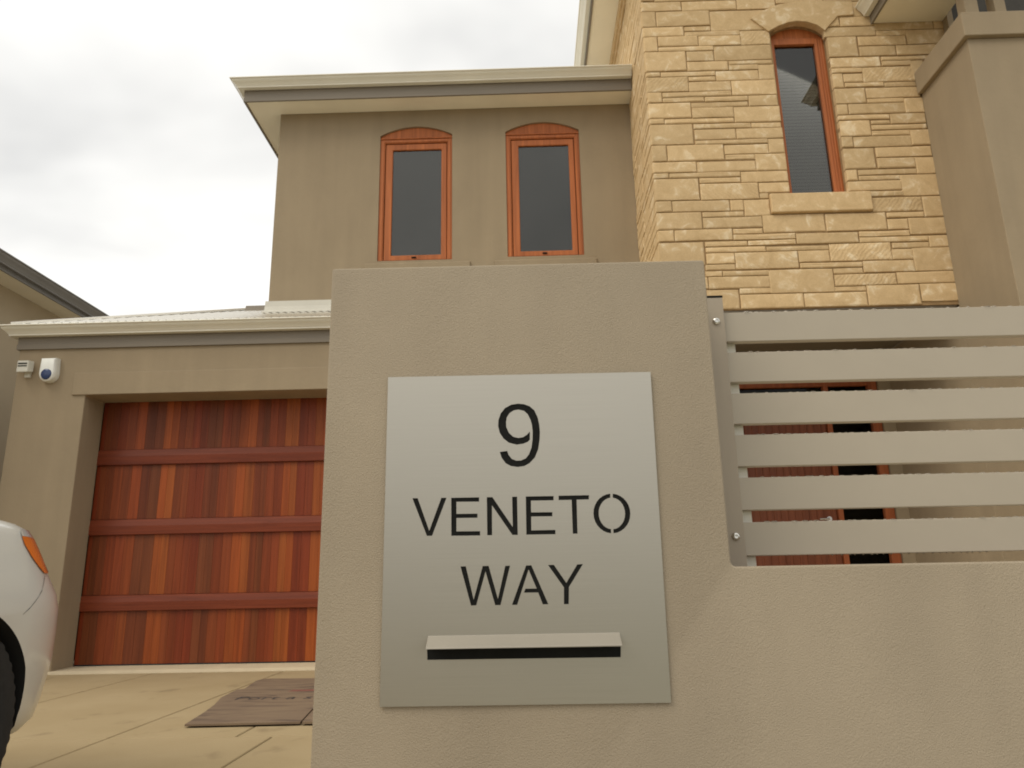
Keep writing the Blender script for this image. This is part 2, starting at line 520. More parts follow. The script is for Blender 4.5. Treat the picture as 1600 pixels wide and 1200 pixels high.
def slab_mat():
    mt, t, b = mat('sand_paving', (0.47, 0.37, 0.22), 0.88)
    gm = N(t, 'ShaderNodeNewGeometry')
    n1 = N(t, 'ShaderNodeTexNoise'); n1.inputs['Scale'].default_value = 1.6; n1.inputs['Detail'].default_value = 7; n1.inputs['Roughness'].default_value = 0.6
    LK(t, gm, 'Position', n1, 'Vector')
    r1 = N(t, 'ShaderNodeValToRGB')
    r1.color_ramp.elements[0].position = 0.32; r1.color_ramp.elements[0].color = (0.325, 0.242, 0.125, 1)
    r1.color_ramp.elements[1].position = 0.68; r1.color_ramp.elements[1].color = (0.37, 0.282, 0.155, 1)
    LK(t, n1, 'Fac', r1, 0)
    # scattered dark tyre and oil marks
    mp = N(t, 'ShaderNodeMapping'); mp.inputs['Scale'].default_value = (3.2, 2.2, 1)
    LK(t, gm, 'Position', mp, 0)
    n2 = N(t, 'ShaderNodeTexNoise'); n2.inputs['Scale'].default_value = 1.6; n2.inputs['Detail'].default_value = 4; n2.inputs['Roughness'].default_value = 0.5
    LK(t, mp, 0, n2, 'Vector')
    r2 = N(t, 'ShaderNodeValToRGB')
    r2.color_ramp.elements[0].position = 0.60; r2.color_ramp.elements[0].color = (1, 1, 1, 1)
    r2.color_ramp.elements[1].position = 0.74; r2.color_ramp.elements[1].color = (0.74, 0.72, 0.70, 1)
    LK(t, n2, 'Fac', r2, 0)
    mu = N(t, 'ShaderNodeVectorMath', operation='MULTIPLY'); LK(t, r1, 0, mu, 0); LK(t, r2, 0, mu, 1)
    n3 = N(t, 'ShaderNodeTexNoise'); n3.inputs['Scale'].default_value = 160; n3.inputs['Detail'].default_value = 3
    LK(t, gm, 'Position', n3, 'Vector')
    mr3 = N(t, 'ShaderNodeMapRange'); mr3.inputs['To Min'].default_value = 0.88; mr3.inputs['To Max'].default_value = 1.12
    LK(t, n3, 'Fac', mr3, 'Value')
    mu2 = N(t, 'ShaderNodeVectorMath', operation='MULTIPLY'); LK(t, mu, 0, mu2, 0); LK(t, mr3, 0, mu2, 1)
    LK(t, mu2, 0, b, 'Base Color')
    bp = N(t, 'ShaderNodeBump'); bp.inputs['Strength'].default_value = 0.35; bp.inputs['Distance'].default_value = 0.003
    LK(t, n3, 'Fac', bp, 'Height'); LK(t, bp, 0, b, 'Normal')
    return mt


M['slab'] = slab_mat()
M['joint'] = varied('joint_filler', (0.19, 0.13, 0.065), 0.95, 0.2, 20)


def card_mat():
    mt, t, b = mat('weathered_board', (0.2, 0.15, 0.1), 0.8)
    gm = N(t, 'ShaderNodeNewGeometry')
    mp = N(t, 'ShaderNodeMapping'); mp.inputs['Scale'].default_value = (1.4, 5, 1)
    LK(t, gm, 'Position', mp, 0)
    n1 = N(t, 'ShaderNodeTexNoise'); n1.inputs['Scale'].default_value = 2.4; n1.inputs['Detail'].default_value = 6; n1.inputs['Distortion'].default_value = 0.7
    LK(t, mp, 0, n1, 'Vector')
    r1 = N(t, 'ShaderNodeValToRGB')
    r1.color_ramp.elements[0].position = 0.30; r1.color_ramp.elements[0].color = (0.085, 0.058, 0.04, 1)
    r1.color_ramp.elements[1].position = 0.62; r1.color_ramp.elements[1].color = (0.20, 0.14, 0.085, 1)
    e = r1.color_ramp.elements.new(0.44); e.color = (0.165, 0.112, 0.07, 1)
    LK(t, n1, 'Fac', r1, 0); LK(t, r1, 0, b, 'Base Color')
    return mt


M['card'] = card_mat()
M['ink'] = varied('faded_ink', (0.03, 0.03, 0.032), 0.7, 0.5, 18)
M['red_ink'] = varied('faded_red_print', (0.20, 0.075, 0.055), 0.7, 0.3, 12)
mt, t, b = mat('water', (0.9, 0.9, 0.9), 0.02); b.inputs['Transmission Weight'].default_value = 1.0; b.inputs['IOR'].default_value = 1.33
M['water'] = mt

# ================================================================== GROUND (house frame)
DOOR_Y, GAR_Y, UP_Y, TOW_Y, BLK_Y, ENT_Y = 7.0, 6.65, 7.47, 6.38, 5.6, 7.8


def sheet(name, x0, x1, y0, y1, z0, z1, m, yaw=YAW_HOUSE):
    o = obj(name, MB().box(x0, x1, y0, y1, z0, z1), m)
    o.rotation_euler = (0, 0, yaw)
    tag(o, kind='structure')
    ORG[o.name] = (0, 0, 0)
    return o


sheet('ground', -600, 600, -600, 600, -0.40, -0.06, M['ground'])
sheet('road', -80, 80, -11.0, -4.0, -0.06, -0.035, M['asphalt'])
sheet('lawn', -40, -5.2, -4.0, -1.2, -0.06, -0.01, M['lawn'])
sheet('lawn', -0.2, 40, -4.0, -1.2, -0.06, -0.01, M['lawn'])
sheet('footpath', -40, -5.2, -1.2, 1.09, -0.06, -0.005, M['footpath'])
sheet('footpath', -0.2, 40, -1.2, 1.09, -0.06, -0.005, M['footpath'])
drive = sheet('driveway', -5.2, -0.2, -4.0, 6.62, -0.06, -0.012, M['joint'])
yard = sheet('garden_paving', -0.2, 3.85, 1.6, 7.8, -0.06, -0.004, M['concrete_pale'])
rows = [(-4.0, -2.1), (-2.1, 0.9), (0.9, 3.90), (3.90, 6.62)]
cols_near = [-5.2, -4.25, -3.16, -2.07, -1.26, -0.2]
cols_far = [-5.2, -4.25, -3.16, -2.07, -1.44, -0.2]
for k, (ya, yb) in enumerate(rows):
    cs = cols_far if k in (1, 3) else cols_near
    for xa, xb in zip(cs, cs[1:]):
        gx, gy = 0.0045, 0.0008
        mb = MB().box(xa + gx, xb - gx, ya + gy, yb - gy, -0.012, 0.0)
        part('paving_slab', mb, M['slab'], drive, loc=((xa + xb) / 2, (ya + yb) / 2, 0), bevel=0.004, seg=1)
th = obj('threshold', MB().extrude_x([(6.60, -0.05), (6.60, 0.004), (6.66, 0.022), (7.06, 0.026), (7.06, -0.05)], -4.9, 1.2), M['threshold'])
th.rotation_euler = (0, 0, YAW_HOUSE)
tag(th, kind='structure')

# ================================================================== HOUSE
house = thing('house', 'two storey beige rendered house with sandstone tower and cedar garage door', 'house', -0.5, 7.4, 0)

# ---- garage front wall with its door opening
gx0, gx1 = -4.75, 1.20
ox0, ox1, oz1 = -4.075, 0.73, 2.425
wall = MB()
wall.plate([(gx0, 0), (ox0, 0), (ox0, oz1), (ox1, oz1), (ox1, 0), (gx1, 0), (gx1, 2.985), (gx0, 2.985)], [], GAR_Y, DOOR_Y - 0.022)
wall.box(gx0, gx0 + 0.2, DOOR_Y - 0.021, 12, 0, 2.985)
wall.box(gx1 - 0.2, gx1, DOOR_Y - 0.021, 9.0, 0, 2.985)
gw = part('garage_wall', wall, M['render_house'], house, bevel=0.008)
part('lintel_band', MB().box(-4.195, 0.86, GAR_Y - 0.016, GAR_Y + 0.05, oz1 + 0.001, 2.637), M['render_house'], house, bevel=0.005)
garage_in = MB().box(-4.5, 1.0, 8.9, 9.0, 0, 2.9)
part('garage_lining', garage_in, M['unlit_dark'], house)

# ---- timber sectional door: cedar boards between rails
gd = thing('garage_door', None, None, -1.67, DOOR_Y, 0)
gd.parent = house
hx, hy, hz = ORG[house.name]
gd.location = (-1.67 - hx, DOOR_Y - hy, 0)
gd.rotation_euler = (0, 0, 0)
edges = [-4.085, -4.046, -3.915, -3.746, -3.654, -3.471, -3.333, -3.195, -3.050, -2.913, -2.745, -2.578, -2.456, -2.304, -2.175, -2.016, -1.870]
tones = ['r', 'd', 'm', 'o', 'd', 'l', 'm', 'r', 'd', 'm', 'l', 'k', 'm', 'l', 'r', 'l']
rr = random.Random(4)
while edges[-1] < 0.60:
    edges.append(edges[-1] + rr.uniform(0.12, 0.165))
    tones.append(rr.choice('rdmolkm'))
edges.append(0.74)
tones.append('m')
TONE = {'l': (0.295, 0.070, 0.015), 'o': (0.260, 0.058, 0.014), 'm': (0.215, 0.046, 0.013), 'r': (0.200, 0.038, 0.012), 'd': (0.160, 0.041, 0.014), 'k': (0.180, 0.043, 0.013)}
panels = [(0.036, 0.492), (0.632, 1.167), (1.312, 1.817), (1.967, 2.45)]
for (za, zb) in panels:
    for i in range(len(edges) - 1):
        tn = TONE[tones[i]]
        wide = edges[i + 1] - edges[i]
        cuts = [edges[i], edges[i] + wide * rr.uniform(0.46, 0.54), edges[i + 1]] if wide > 0.1 else [edges[i], edges[i + 1]]
        for xa, xb in zip(cuts, cuts[1:]):
            f = rr.uniform(0.86, 1.14)
            g = rr.uniform(0.92, 1.10)
            mb = MB().box(xa + 0.0003, xb - 0.0003, DOOR_Y + rr.uniform(0, 0.0015), DOOR_Y + 0.02, za, zb)
            p = part('plank', mb, M['cedar'], gd, loc=((xa + xb) / 2, DOOR_Y, (za + zb) / 2), bevel=0.0010, seg=1)
            p.color = (tn[0] * f, tn[1] * f * g, tn[2] * f * g, 1)
for (za, zb) in ((0.492, 0.632), (1.167, 1.312), (1.817, 1.967)):
    h = zb - za
    prof = [(DOOR_Y + 0.02, za), (DOOR_Y - 0.032, za + 0.001), (DOOR_Y - 0.034, za + 0.55 * h), (DOOR_Y - 0.020, zb - 0.004), (DOOR_Y + 0.02, zb)]
    p = part('rail', MB().extrude_x(prof, -4.08, 0.735), M['cedar_rail'], gd, loc=(-1.67, DOOR_Y, za), bevel=0.003, seg=1)
    p.color = (0.185, 0.040, 0.016, 1)
part('door_seal', MB().box(-4.08, 0.735, DOOR_Y - 0.006, DOOR_Y + 0.03, 0.018, 0.0355), M['rubber'], gd)
part('door_backing', MB().box(-4.08, 0.735, DOOR_Y + 0.021, DOOR_Y + 0.045, 0.03, 2.45), M['unlit_dark'], gd)

# ---- eaves: ogee gutter, fascia
OGEE = [(0, 0), (0.050, 0), (0.054, 0.004), (0.054, 0.016), (0.058, 0.020), (0.066, 0.034), (0.078, 0.052), (0.094, 0.068), (0.104, 0.080),
        (0.108, 0.094), (0.116, 0.098), (0.122, 0.100), (0.124, 0.107), (0.122, 0.114), (0.112, 0.115), (0.108, 0.110), (0.0, 0.110)]


def gutter(name, path, z0, m, hs=1.0):
    return part(name, MB().sweep(path, [(o, z0 + z * hs) for o, z in OGEE]), m, house, smooth=30)


def fascia(path, z0, z1, m=None, t=0.02):
    prof = [(0, z0), (t, z0), (t, z0 + (z1 - z0) * 0.32), (t - 0.004, z0 + (z1 - z0) * 0.34), (t - 0.004, z1), (0, z1)]
    return part('fascia', MB().sweep(path, prof), m or M['fascia'], house)


gpath = [(-4.752, 12.0), (-4.752, GAR_Y - 0.002), (1.24, GAR_Y - 0.002)]
fascia(gpath, 2.876, 3.02)
gutter('gutter', [(-4.772, 12.0), (-4.772, GAR_Y - 0.024), (1.24, GAR_Y - 0.024)], 2.994, M['gutter'], 0.80)

# ---- corrugated steel garage roof (front slope up to the storey wall, ridge beyond it)
TAN = 0.425
rb = MB()
ey, ez = GAR_Y - 0.085, 3.102
pitch_c = 0.076
nper = 10
xs = []
x = -4.80
while x < 1.235:
    xs.append(x)
    x += pitch_c / nper
vs, fs = [], []
for i, x in enumerate(xs):
    c = 0.0105 * math.cos(2 * PI * x / pitch_c)
    ymax = UP_Y - 0.004 if x > -2.72 else 8.22
    ymax = min(ymax, ey + (x + 4.84))
    for y in (ey, ymax):
        vs.append((x, y, ez + TAN * (y - ey) + c))
for i in range(len(xs) - 1):
    fs.append((2 * i, 2 * i + 2, 2 * i + 3, 2 * i + 1))
rb.add(vs, fs)
roof = part('garage_roof', rb, M['roof_steel'], house, smooth=60, fix=False)
side = MB().add([(-4.84, ey, ez), (-4.84, 12, ez), (-3.19, 12, ez + TAN * 1.65), (-3.19, 8.22, ez + TAN * 1.65)], [(0, 3, 2, 1)])
part('side_slope', side, M['roof_steel'], roof, fix=False)
hip = MB()
hp0, hp1 = Vector((-4.83, ey + 0.01, ez + 0.012)), Vector((-3.18, 8.22, ez + TAN * 1.645 + 0.02))
hd = (hp1 - hp0).normalized()
hs_ = Vector((hd.y, -hd.x, 0)).normalized()
sec = [(-0.075, -0.022), (-0.022, 0.0), (-0.018, 0.012), (0.0, 0.020), (0.018, 0.012), (0.022, 0.0), (0.075, -0.022)]
hip.ring_loft([[tuple(p + hs_ * a + Vector((0, 0, b))) for a, b in sec] for p in (hp0, hp1)])
part('hip_cap', hip, M['roof_steel'], roof, smooth=40)
rc = MB().extrude_x([(8.05, ez + TAN * 1.48 - 0.005), (8.07, ez + TAN * 1.48 + 0.075), (8.25, ez + TAN * 1.48 + 0.085), (8.40, ez + TAN * 1.48), (8.25, ez + TAN * 1.45 - 0.02)], -3.20, -2.735)
part('ridge_cap', rc, M['fascia'], roof)
fl = MB().extrude_x([(UP_Y + 0.001, 3.622), (UP_Y - 0.006, 3.619), (UP_Y - 0.008, 3.555), (UP_Y - 0.016, 3.550), (UP_Y - 0.022, 3.510), (UP_Y - 0.10, 3.474), (UP_Y - 0.10, 3.468), (UP_Y + 0.001, 3.50)], -2.755, 1.24)
part('apron_flashing', fl, M['flashing'], roof)
sc_m = MB()
nx = int((1.23 + 2.75) / pitch_c * 8)
top_, bot_ = [], []
for i in range(nx + 1):
    x = -2.75 + i * pitch_c / 8
    top_.append((x, UP_Y - 0.1005, 3.474))
    bot_.append((x, UP_Y - 0.103, ez + TAN * (UP_Y - 0.103 - ey) + 0.0105 * math.cos(2 * PI * x / pitch_c) * 0.55 + 0.010))
sc_m.add(top_ + bot_, [(i, i + 1, nx + 2 + i, nx + 1 + i) for i in range(nx)])
part('flashing_foot', sc_m, M['flashing'], roof, fix=False)


# ---- upper storey wall with two arched window openings
def arch_outline(x0, x1, z0, zs, za, n=14):
    w, rise = (x1 - x0) / 2, za - zs
    rad = (w * w + rise * rise) / (2 * rise)
    cx, cz = (x0 + x1) / 2, za - rad
    a = math.asin(w / rad)
    top = [(cx + rad * math.sin(a - 2 * a * i / n), cz + rad * math.cos(a - 2 * a * i / n)) for i in range(n + 1)]
    return [(x0, z0), (x1, z0)] + top


WIN = [(-1.572, -0.762, 4.048, 5.572, 5.680), (-0.162, 0.662, 4.058, 5.580, 5.690)]
ux0, ux1, uz0, uz1 = -2.722, 1.262, 3.0, 5.888
uw = MB().plate([(ux0, uz0), (ux1, uz0), (ux1, uz1), (ux0, uz1)], [arch_outline(*w) for w in WIN], UP_Y, UP_Y + 0.16)
uw.box(ux0, ux0 + 0.16, UP_Y + 0.161, 12, uz0, uz1)
upper = part('upper_wall', uw, M['render_house'], house)
for i, (sx0, sx1) in enumerate(((-1.70, -0.565), (-0.30, 0.79))):
    part('window_sill', MB().extrude_x([(UP_Y + 0.01, 3.90), (UP_Y - 0.028, 3.90), (UP_Y - 0.030, 4.006), (UP_Y + 0.01, 4.026)], sx0, sx1), M['render_house'], house, bevel=0.004)

for (x0, x1, z0, zs, za) in WIN:
    yF = UP_Y + 0.012
    fr_top = zs - 0.045
    g0, g1, gz0, gz1 = x0 + 0.142, x1 - 0.122, z0 + 0.070, zs - 0.172
    frame = MB().plate([(x0 + 0.001, z0 + 0.001), (x1 - 0.001, z0 + 0.001), (x1 - 0.001, fr_top), (x0 + 0.001, fr_top)],
                       [[(x0 + 0.056, z0 + 0.006), (x1 - 0.056, z0 + 0.006), (x1 - 0.056, fr_top - 0.048), (x0 + 0.056, fr_top - 0.048)]], yF, yF + 0.10)
    frame.box(x0 + 0.018, x0 + 0.046, yF - 0.007, yF + 0.002, z0 + 0.004, fr_top - 0.016)
    frame.box(x0 + 0.0462, x1 - 0.0462, yF - 0.007, yF + 0.002, fr_top - 0.040, fr_top - 0.016)
    frame.box(x1 - 0.046, x1 - 0.018, yF - 0.007, yF + 0.002, z0 + 0.004, fr_top - 0.016)
    win = part('window', frame, M['frame_timber'], house, bevel=0.003, seg=1)
    head = MB().extrude_y([p for p in arch_outline(x0 + 0.001, x1 - 0.001, fr_top + 0.002, zs - 0.001, za - 0.001)], yF + 0.014, yF + 0.08)
    part('arched_head', head, M['frame_timber'], win)
    part('head_bead', MB().box(x0 + 0.001, x1 - 0.001, yF - 0.012, yF + 0.013, fr_top + 0.001, fr_top + 0.012), M['frame_timber'], win, bevel=0.003, seg=1)
    s0, s1, sz0, sz1 = x0 + 0.062, x1 - 0.062, z0 + 0.010, fr_top - 0.055
    sash = MB().plate([(s0, sz0), (s1, sz0), (s1, sz1), (s0, sz1)], [[(g0, gz0), (g1, gz0), (g1, gz1), (g0, gz1)]], yF + 0.010, yF + 0.055)
    part('sash', sash, M['frame_timber'], win, bevel=0.005, seg=1)
    part('shadow_gap', MB().plate([(x0 + 0.055, z0 + 0.005), (x1 - 0.055, z0 + 0.005), (x1 - 0.055, fr_top - 0.047), (x0 + 0.055, fr_top - 0.047)],
                                 [[(g0 - 0.02, gz0 - 0.02), (g1 + 0.02, gz0 - 0.02), (g1 + 0.02, gz1 + 0.02), (g0 - 0.02, gz1 + 0.02)]], yF + 0.056, yF + 0.07), M['unlit_dark'], win)
    part('glass_pane', MB().box(g0 - 0.006, g1 + 0.006, yF + 0.030, yF + 0.034, gz0 - 0.006, gz1 + 0.006), M['glass'], win)
    cx = (x0 + x1) / 2 - 0.01
    part('latch', MB().box(cx - 0.025, cx + 0.025, yF - 0.002, yF + 0.0099, z0 + 0.032, z0 + 0.048), M['black'], win, bevel=0.003, seg=1)
    bl = MB()
    zq = gz0 - 0.02
    while zq < gz1 + 0.03:
        bl.add([(g0 - 0.03, yF + 0.094, zq + 0.030), (g1 + 0.03, yF + 0.094, zq + 0.030), (g1 + 0.03, yF + 0.085, zq), (g0 - 0.03, yF + 0.085, zq)], [(0, 1, 2, 3)])
        zq += 0.027
    b_ = part('blind', bl, M['blind'], win, fix=False)
    part('room_lining', MB().box(g0 - 0.1, g1 + 0.1, UP_Y + 0.20, UP_Y + 0.22, gz0 - 0.1, gz1 + 0.1), M['unlit_dark'], win)

# ---- upper roof: soffit, fascia, gutter
part('soffit', MB().box(-3.03, 1.262, 7.215, UP_Y - 0.001, 5.889, 5.905).box(-3.03, ux0 - 0.001, UP_Y, 12, 5.889, 5.905).box(ux0 - 0.0009, 1.262, UP_Y, 12, 5.8895, 5.905), M['soffit'], house)
upath = [(-3.03, 12), (-3.03, 7.213), (1.238, 7.213)]
fascia(upath, 5.874, 6.03)
gutter('gutter', [(-3.052, 12), (-3.052, 7.191), (1.238, 7.191)], 6.012, M['gutter'], 0.80)
ur = MB().add([(-3.08, 7.16, 6.09), (1.25, 7.16, 6.09), (1.25, 9.8, 7.18), (-0.44, 9.8, 7.18), (-3.08, 12.4, 6.09)], [(0, 1, 2, 3), (0, 3, 4)])
part('upper_roof', ur, M['roof_steel'], house, fix=False)

# ---- sandstone tower
tx0, tx1, tz0, tz1 = 1.262, 4.25, 3.0, 7.10
win_o = arch_outline(2.500, 3.045, 4.10, 5.885, 6.000)
core = MB().plate([(tx0, tz0), (tx1, tz0), (tx1, tz1), (tx0, tz1)], [win_o], TOW_Y + 0.007, TOW_Y + 0.25)
core.box(tx0, tx0 + 0.2, TOW_Y + 0.2505, 12, tz0, tz1)
tower = part('stone_wall', core, M['mortar'], house)
part('porch_ceiling', MB().box(tx0 + 0.001, 3.86, TOW_Y + 0.02, ENT_Y + 0.2, 2.985, 2.9995), M['fascia'], house)

STONES = "1261,1381,6305,6394,0;1381,2201,6288,6375,0;2197,2584,6166,6351,0;2588,3062,6225,6334,0;1260,1649,6178,6292,0;1649,2197,6167,6283,0;1261,1385,5997,6179,0;1385,1921,5994,6172,0;1920,2560,5924,6161,0;1257,1652,5881,5996,0;1655,1917,5935,5991,0;1654,2203,5872,5929,0;2198,2493,5753,5918,1;1253,1383,5712,5884,0;1385,1784,5762,5880,0;1784,2202,5756,5872,0;1385,1927,5704,5759,0;1924,2489,5584,5755,0;1254,1650,5482,5707,0;1654,1922,5584,5701,0;1650,2054,5474,5581,0;2058,2485,5529,5581,0;2056,2343,5471,5532,0;2337,2498,5353,5528,0;1257,1386,5428,5479,0;1387,1923,5418,5474,0;1652,1918,5359,5413,0;1922,2342,5356,5471,0;1252,1652,5251,5420,1;1650,2061,5241,5354,0;2060,2495,5187,5355,0;1255,1386,5137,5253,0;1388,2058,5185,5245,0;1389,1791,5135,5190,0;1792,2213,5127,5184,0;2211,2493,5067,5186,0;1657,2207,5068,5126,0;1256,1655,4961,5130,0;1658,2060,4952,5068,1;2058,2503,4892,5064,0;1262,1391,4905,4963,0;1391,2057,4899,4954,0;1256,1654,4675,4897,0;1661,2209,4833,4889,0;2210,2496,4829,4886,0;1664,2061,4717,4834,0;2062,2501,4712,4829,0;1663,2354,4661,4712,0;2350,2503,4552,4709,0;1259,1390,4500,4674,0;1391,1929,4498,4670,0;1933,2353,4555,4658,0;1933,2218,4497,4554,0;2212,2506,4370,4551,0;1261,1659,4380,4493,0;1660,2216,4374,4488,0;1267,1393,4323,4379,0;1394,2062,4319,4375,0;2062,2505,4255,4370,0;1671,2058,4258,4314,0;1263,1664,4089,4315,0;1670,2214,4082,4255,1;2218,2502,4146,4251,0;2216,2301,4085,4146,0;1261,1398,3973,4088,0;1398,1934,3971,4086,0;1934,2061,3966,4080,0;2059,2302,3908,4080,0;1670,2057,3910,3965,0;1268,1664,3792,3967,0;1668,2218,3797,3910,0;1270,1398,3677,3792,0;1398,1933,3678,3792,0;1937,2212,3733,3788,0;1934,2503,3672,3730,0;1265,1661,3437,3668,0;1670,2062,3612,3667,0;2063,2499,3616,3668,0;1672,2221,3554,3609,0;2223,2793,3555,3605,0;1929,2501,3382,3552,1;1670,1931,3443,3552,0;1657,1932,3383,3443,0;1650,1805,3322,3377,0;1805,2226,3321,3375,0;1671,2226,3199,3320,0;1596,1671,3205,3321,0;2218,2798,3144,3373,0;1645,1935,3027,3195,0;1942,2226,3146,3202,0;1940,2508,3025,3143,0;1584,1645,3032,3205,0;1249,1601,3211,3438,0;1235,1584,3037,3211,0;3338,3548,6044,6222,0;3062,3432,6223,6317,0;3192,3527,5931,6047,0;3049,3191,5935,6051,0;3521,4098,5870,5985,0;4099,4261,5865,5976,0;3020,3531,5816,5928,0;3529,3822,5807,5872,0;3815,4217,5699,5866,0;2998,3331,5584,5814,0;3340,3811,5701,5810,1;3338,3696,5583,5698,0;3698,4114,5582,5698,0;3004,3527,5460,5575,0;3534,4078,5522,5569,0;3536,3821,5466,5524,0;3808,3937,5289,5519,0;3006,3340,5402,5457,0;3335,3832,5288,5457,1;3002,3146,5239,5403,0;3148,3339,5297,5396,0;3150,3527,5241,5291,0;3528,3855,5233,5287,0;3001,3337,5061,5230,0;3339,3855,5112,5226,0;3340,3695,5060,5112,0;3687,3873,4940,5103,0;3002,3150,4944,5061,0;3152,3697,4945,5061,0;3007,3531,4884,4938,0;3529,3868,4825,4938,0;3006,3333,4708,4877,0;3345,3528,4829,4874,0;3340,3864,4767,4821,0;3337,3702,4708,4765,0;3694,3875,4593,4761,0;3007,3153,4592,4709,0;3154,3703,4589,4704,0;3000,3333,4362,4582,0;3343,3869,4476,4585,0;3341,3697,4361,4471,0;3694,3885,4294,4471,0;3007,3146,4241,4357,0;3151,3698,4296,4355,0;3153,3539,4243,4294,0;3531,3884,4071,4293,0;3012,3543,4136,4238,0;3236,3545,4074,4130,0;3230,3699,3916,4063,1;3696,3880,3852,4063,0;3353,3697,3853,3910,0;2217,2789,3738,3919,0;2790,3347,3734,3912,0;3349,3542,3737,3845,0;3539,3883,3679,3849,0;3077,3540,3670,3727,0;3074,3702,3614,3670,0;3699,3884,3551,3672,0;2502,3071,3616,3724,0;2791,3352,3440,3613,1;3361,3702,3548,3608,0;2505,2791,3438,3554,0;3348,3544,3439,3544,0;3532,3889,3320,3551,0;2508,3073,3377,3431,0;3072,3538,3322,3436,0;2801,3070,3316,3374,0;2800,3355,3198,3311,1;3358,3893,3206,3320,0;2793,3075,3146,3197,0;2510,3072,3029,3141,0;3073,3546,3029,3200,0;3549,3889,3031,3205,0"
rs = random.Random(21)


def stone_block(x0, x1, z0, z1, chis, y=TOW_Y, depth=0.045, name='stone', m=None, gap=0.0037):
    x0, x1, z0, z1 = x0 + gap, x1 - gap, z0 + gap, z1 - gap
    w, h = x1 - x0, z1 - z0
    if w < 0.01 or h < 0.008:
        return None
    yo = y - 0.004 + rs.uniform(-0.004, 0.004)
    k = min(0.0038, h * 0.16, w * 0.16)
    nx = 3 if w > 0.25 else 2
    j = lambda: rs.uniform(-0.0018, 0.0018)
    ring = []
    for i in range(nx + 1):
        ring.append([x0 + w * i / nx + (j() if 0 < i < nx else 0), z0 + j()])
    ring.append([x1 + j(), (z0 + z1) / 2])
    for i in range(nx, -1, -1):
        ring.append([x0 + w * i / nx + (j() if 0 < i < nx else 0), z1 + j()])
    ring.append([x0 + j(), (z0 + z1) / 2])
    cx, cz = (x0 + x1) / 2, (z0 + z1) / 2
    ins = [(cx + (px - cx) * (1 - 2 * k / w), cz + (pz - cz) * (1 - 2 * k / h)) for px, pz in ring]
    ins2 = [(cx + (px - cx) * (1 - 6 * k / max(w, 6.5 * k)), cz + (pz - cz) * (1 - 6 * k / max(h, 7.5 * k))) for px, pz in ring]
    n = len(ring)
    vs = [(px, y + depth, pz) for px, pz in ring] + [(px, yo + k * 0.8, pz) for px, pz in ring] + \
         [(px, yo + rs.uniform(0, 0.001), pz) for px, pz in ins] + [(px, yo - 0.001 + rs.uniform(-0.0025, 0.0015), pz) for px, pz in ins2] + [(cx, yo - 0.002 + rs.uniform(-0.002, 0.002), cz)]
    fs = []
    for r_ in range(3):
        for i in range(n):
            q = (i + 1) % n
            fs.append((r_ * n + i, r_ * n + q, (r_ + 1) * n + q, (r_ + 1) * n + i))
    fs += [(3 * n + i, 3 * n + (i + 1) % n, 4 * n) for i in range(n)]
    mb = MB().add(vs, fs)
    mm = m or (M['stone'] if not chis else rs.choice([M['stone_chisel'], M['stone_chisel_b']]))
    return part(name, mb, mm, tower, loc=(cx, y, cz), smooth=12)


for rec in STONES.split(';'):
    x0, x1, z0, z1, ch = [float(q) for q in rec.split(',')]
    x0, x1, z0, z1 = x0 / 1000, x1 / 1000, z0 / 1000, z1 / 1000
    if x0 < 1.28:
        x0 = 1.245
    if z0 < 3.03:
        z0 = 3.004
    if x0 < 2.50 < x1 and 4.15 < (z0 + z1) / 2 < 5.88:
        x1 = 2.504
    if x0 < 3.04 < x1 and 4.15 < (z0 + z1) / 2 < 5.87:
        x0 = 3.041
    stone_block(x0, x1, z0, z1, ch)
# courses above the part that could be traced
z = 6.405
while z < 7.05:
    hgt = rs.choice([0.06, 0.11, 0.17])
    hgt = min(hgt, 7.095 - z)
    x = 1.245
    while x < 4.2:
        w = min(rs.uniform(0.2, 0.6), 4.245 - x)
        stone_block(x, x + w, z, z + hgt, 0)
        x += w
    z += hgt
# dressed arch and sill stones, standing a little proud
arch = [(2.318, 6.050), (2.478, 5.889), (2.586, 5.950), (2.680, 5.985), (2.772, 5.998), (2.862, 5.987), (2.960, 5.945), (3.030, 5.880), (3.176, 6.042), (3.332, 6.050), (3.336, 6.209),
        (2.950, 6.224), (2.766, 6.222), (2.612, 6.201), (2.453, 6.136)]
part('arch_stone', MB().extrude_y(arch, TOW_Y - 0.022, TOW_Y + 0.06), M['stone'], tower, bevel=0.006)
part('sill_stone', MB().extrude_x([(TOW_Y + 0.10, 3.925), (TOW_Y - 0.035, 3.928), (TOW_Y - 0.034, 4.118), (TOW_Y + 0.10, 4.150)], 2.305, 3.232), M['stone'], tower, bevel=0.010)
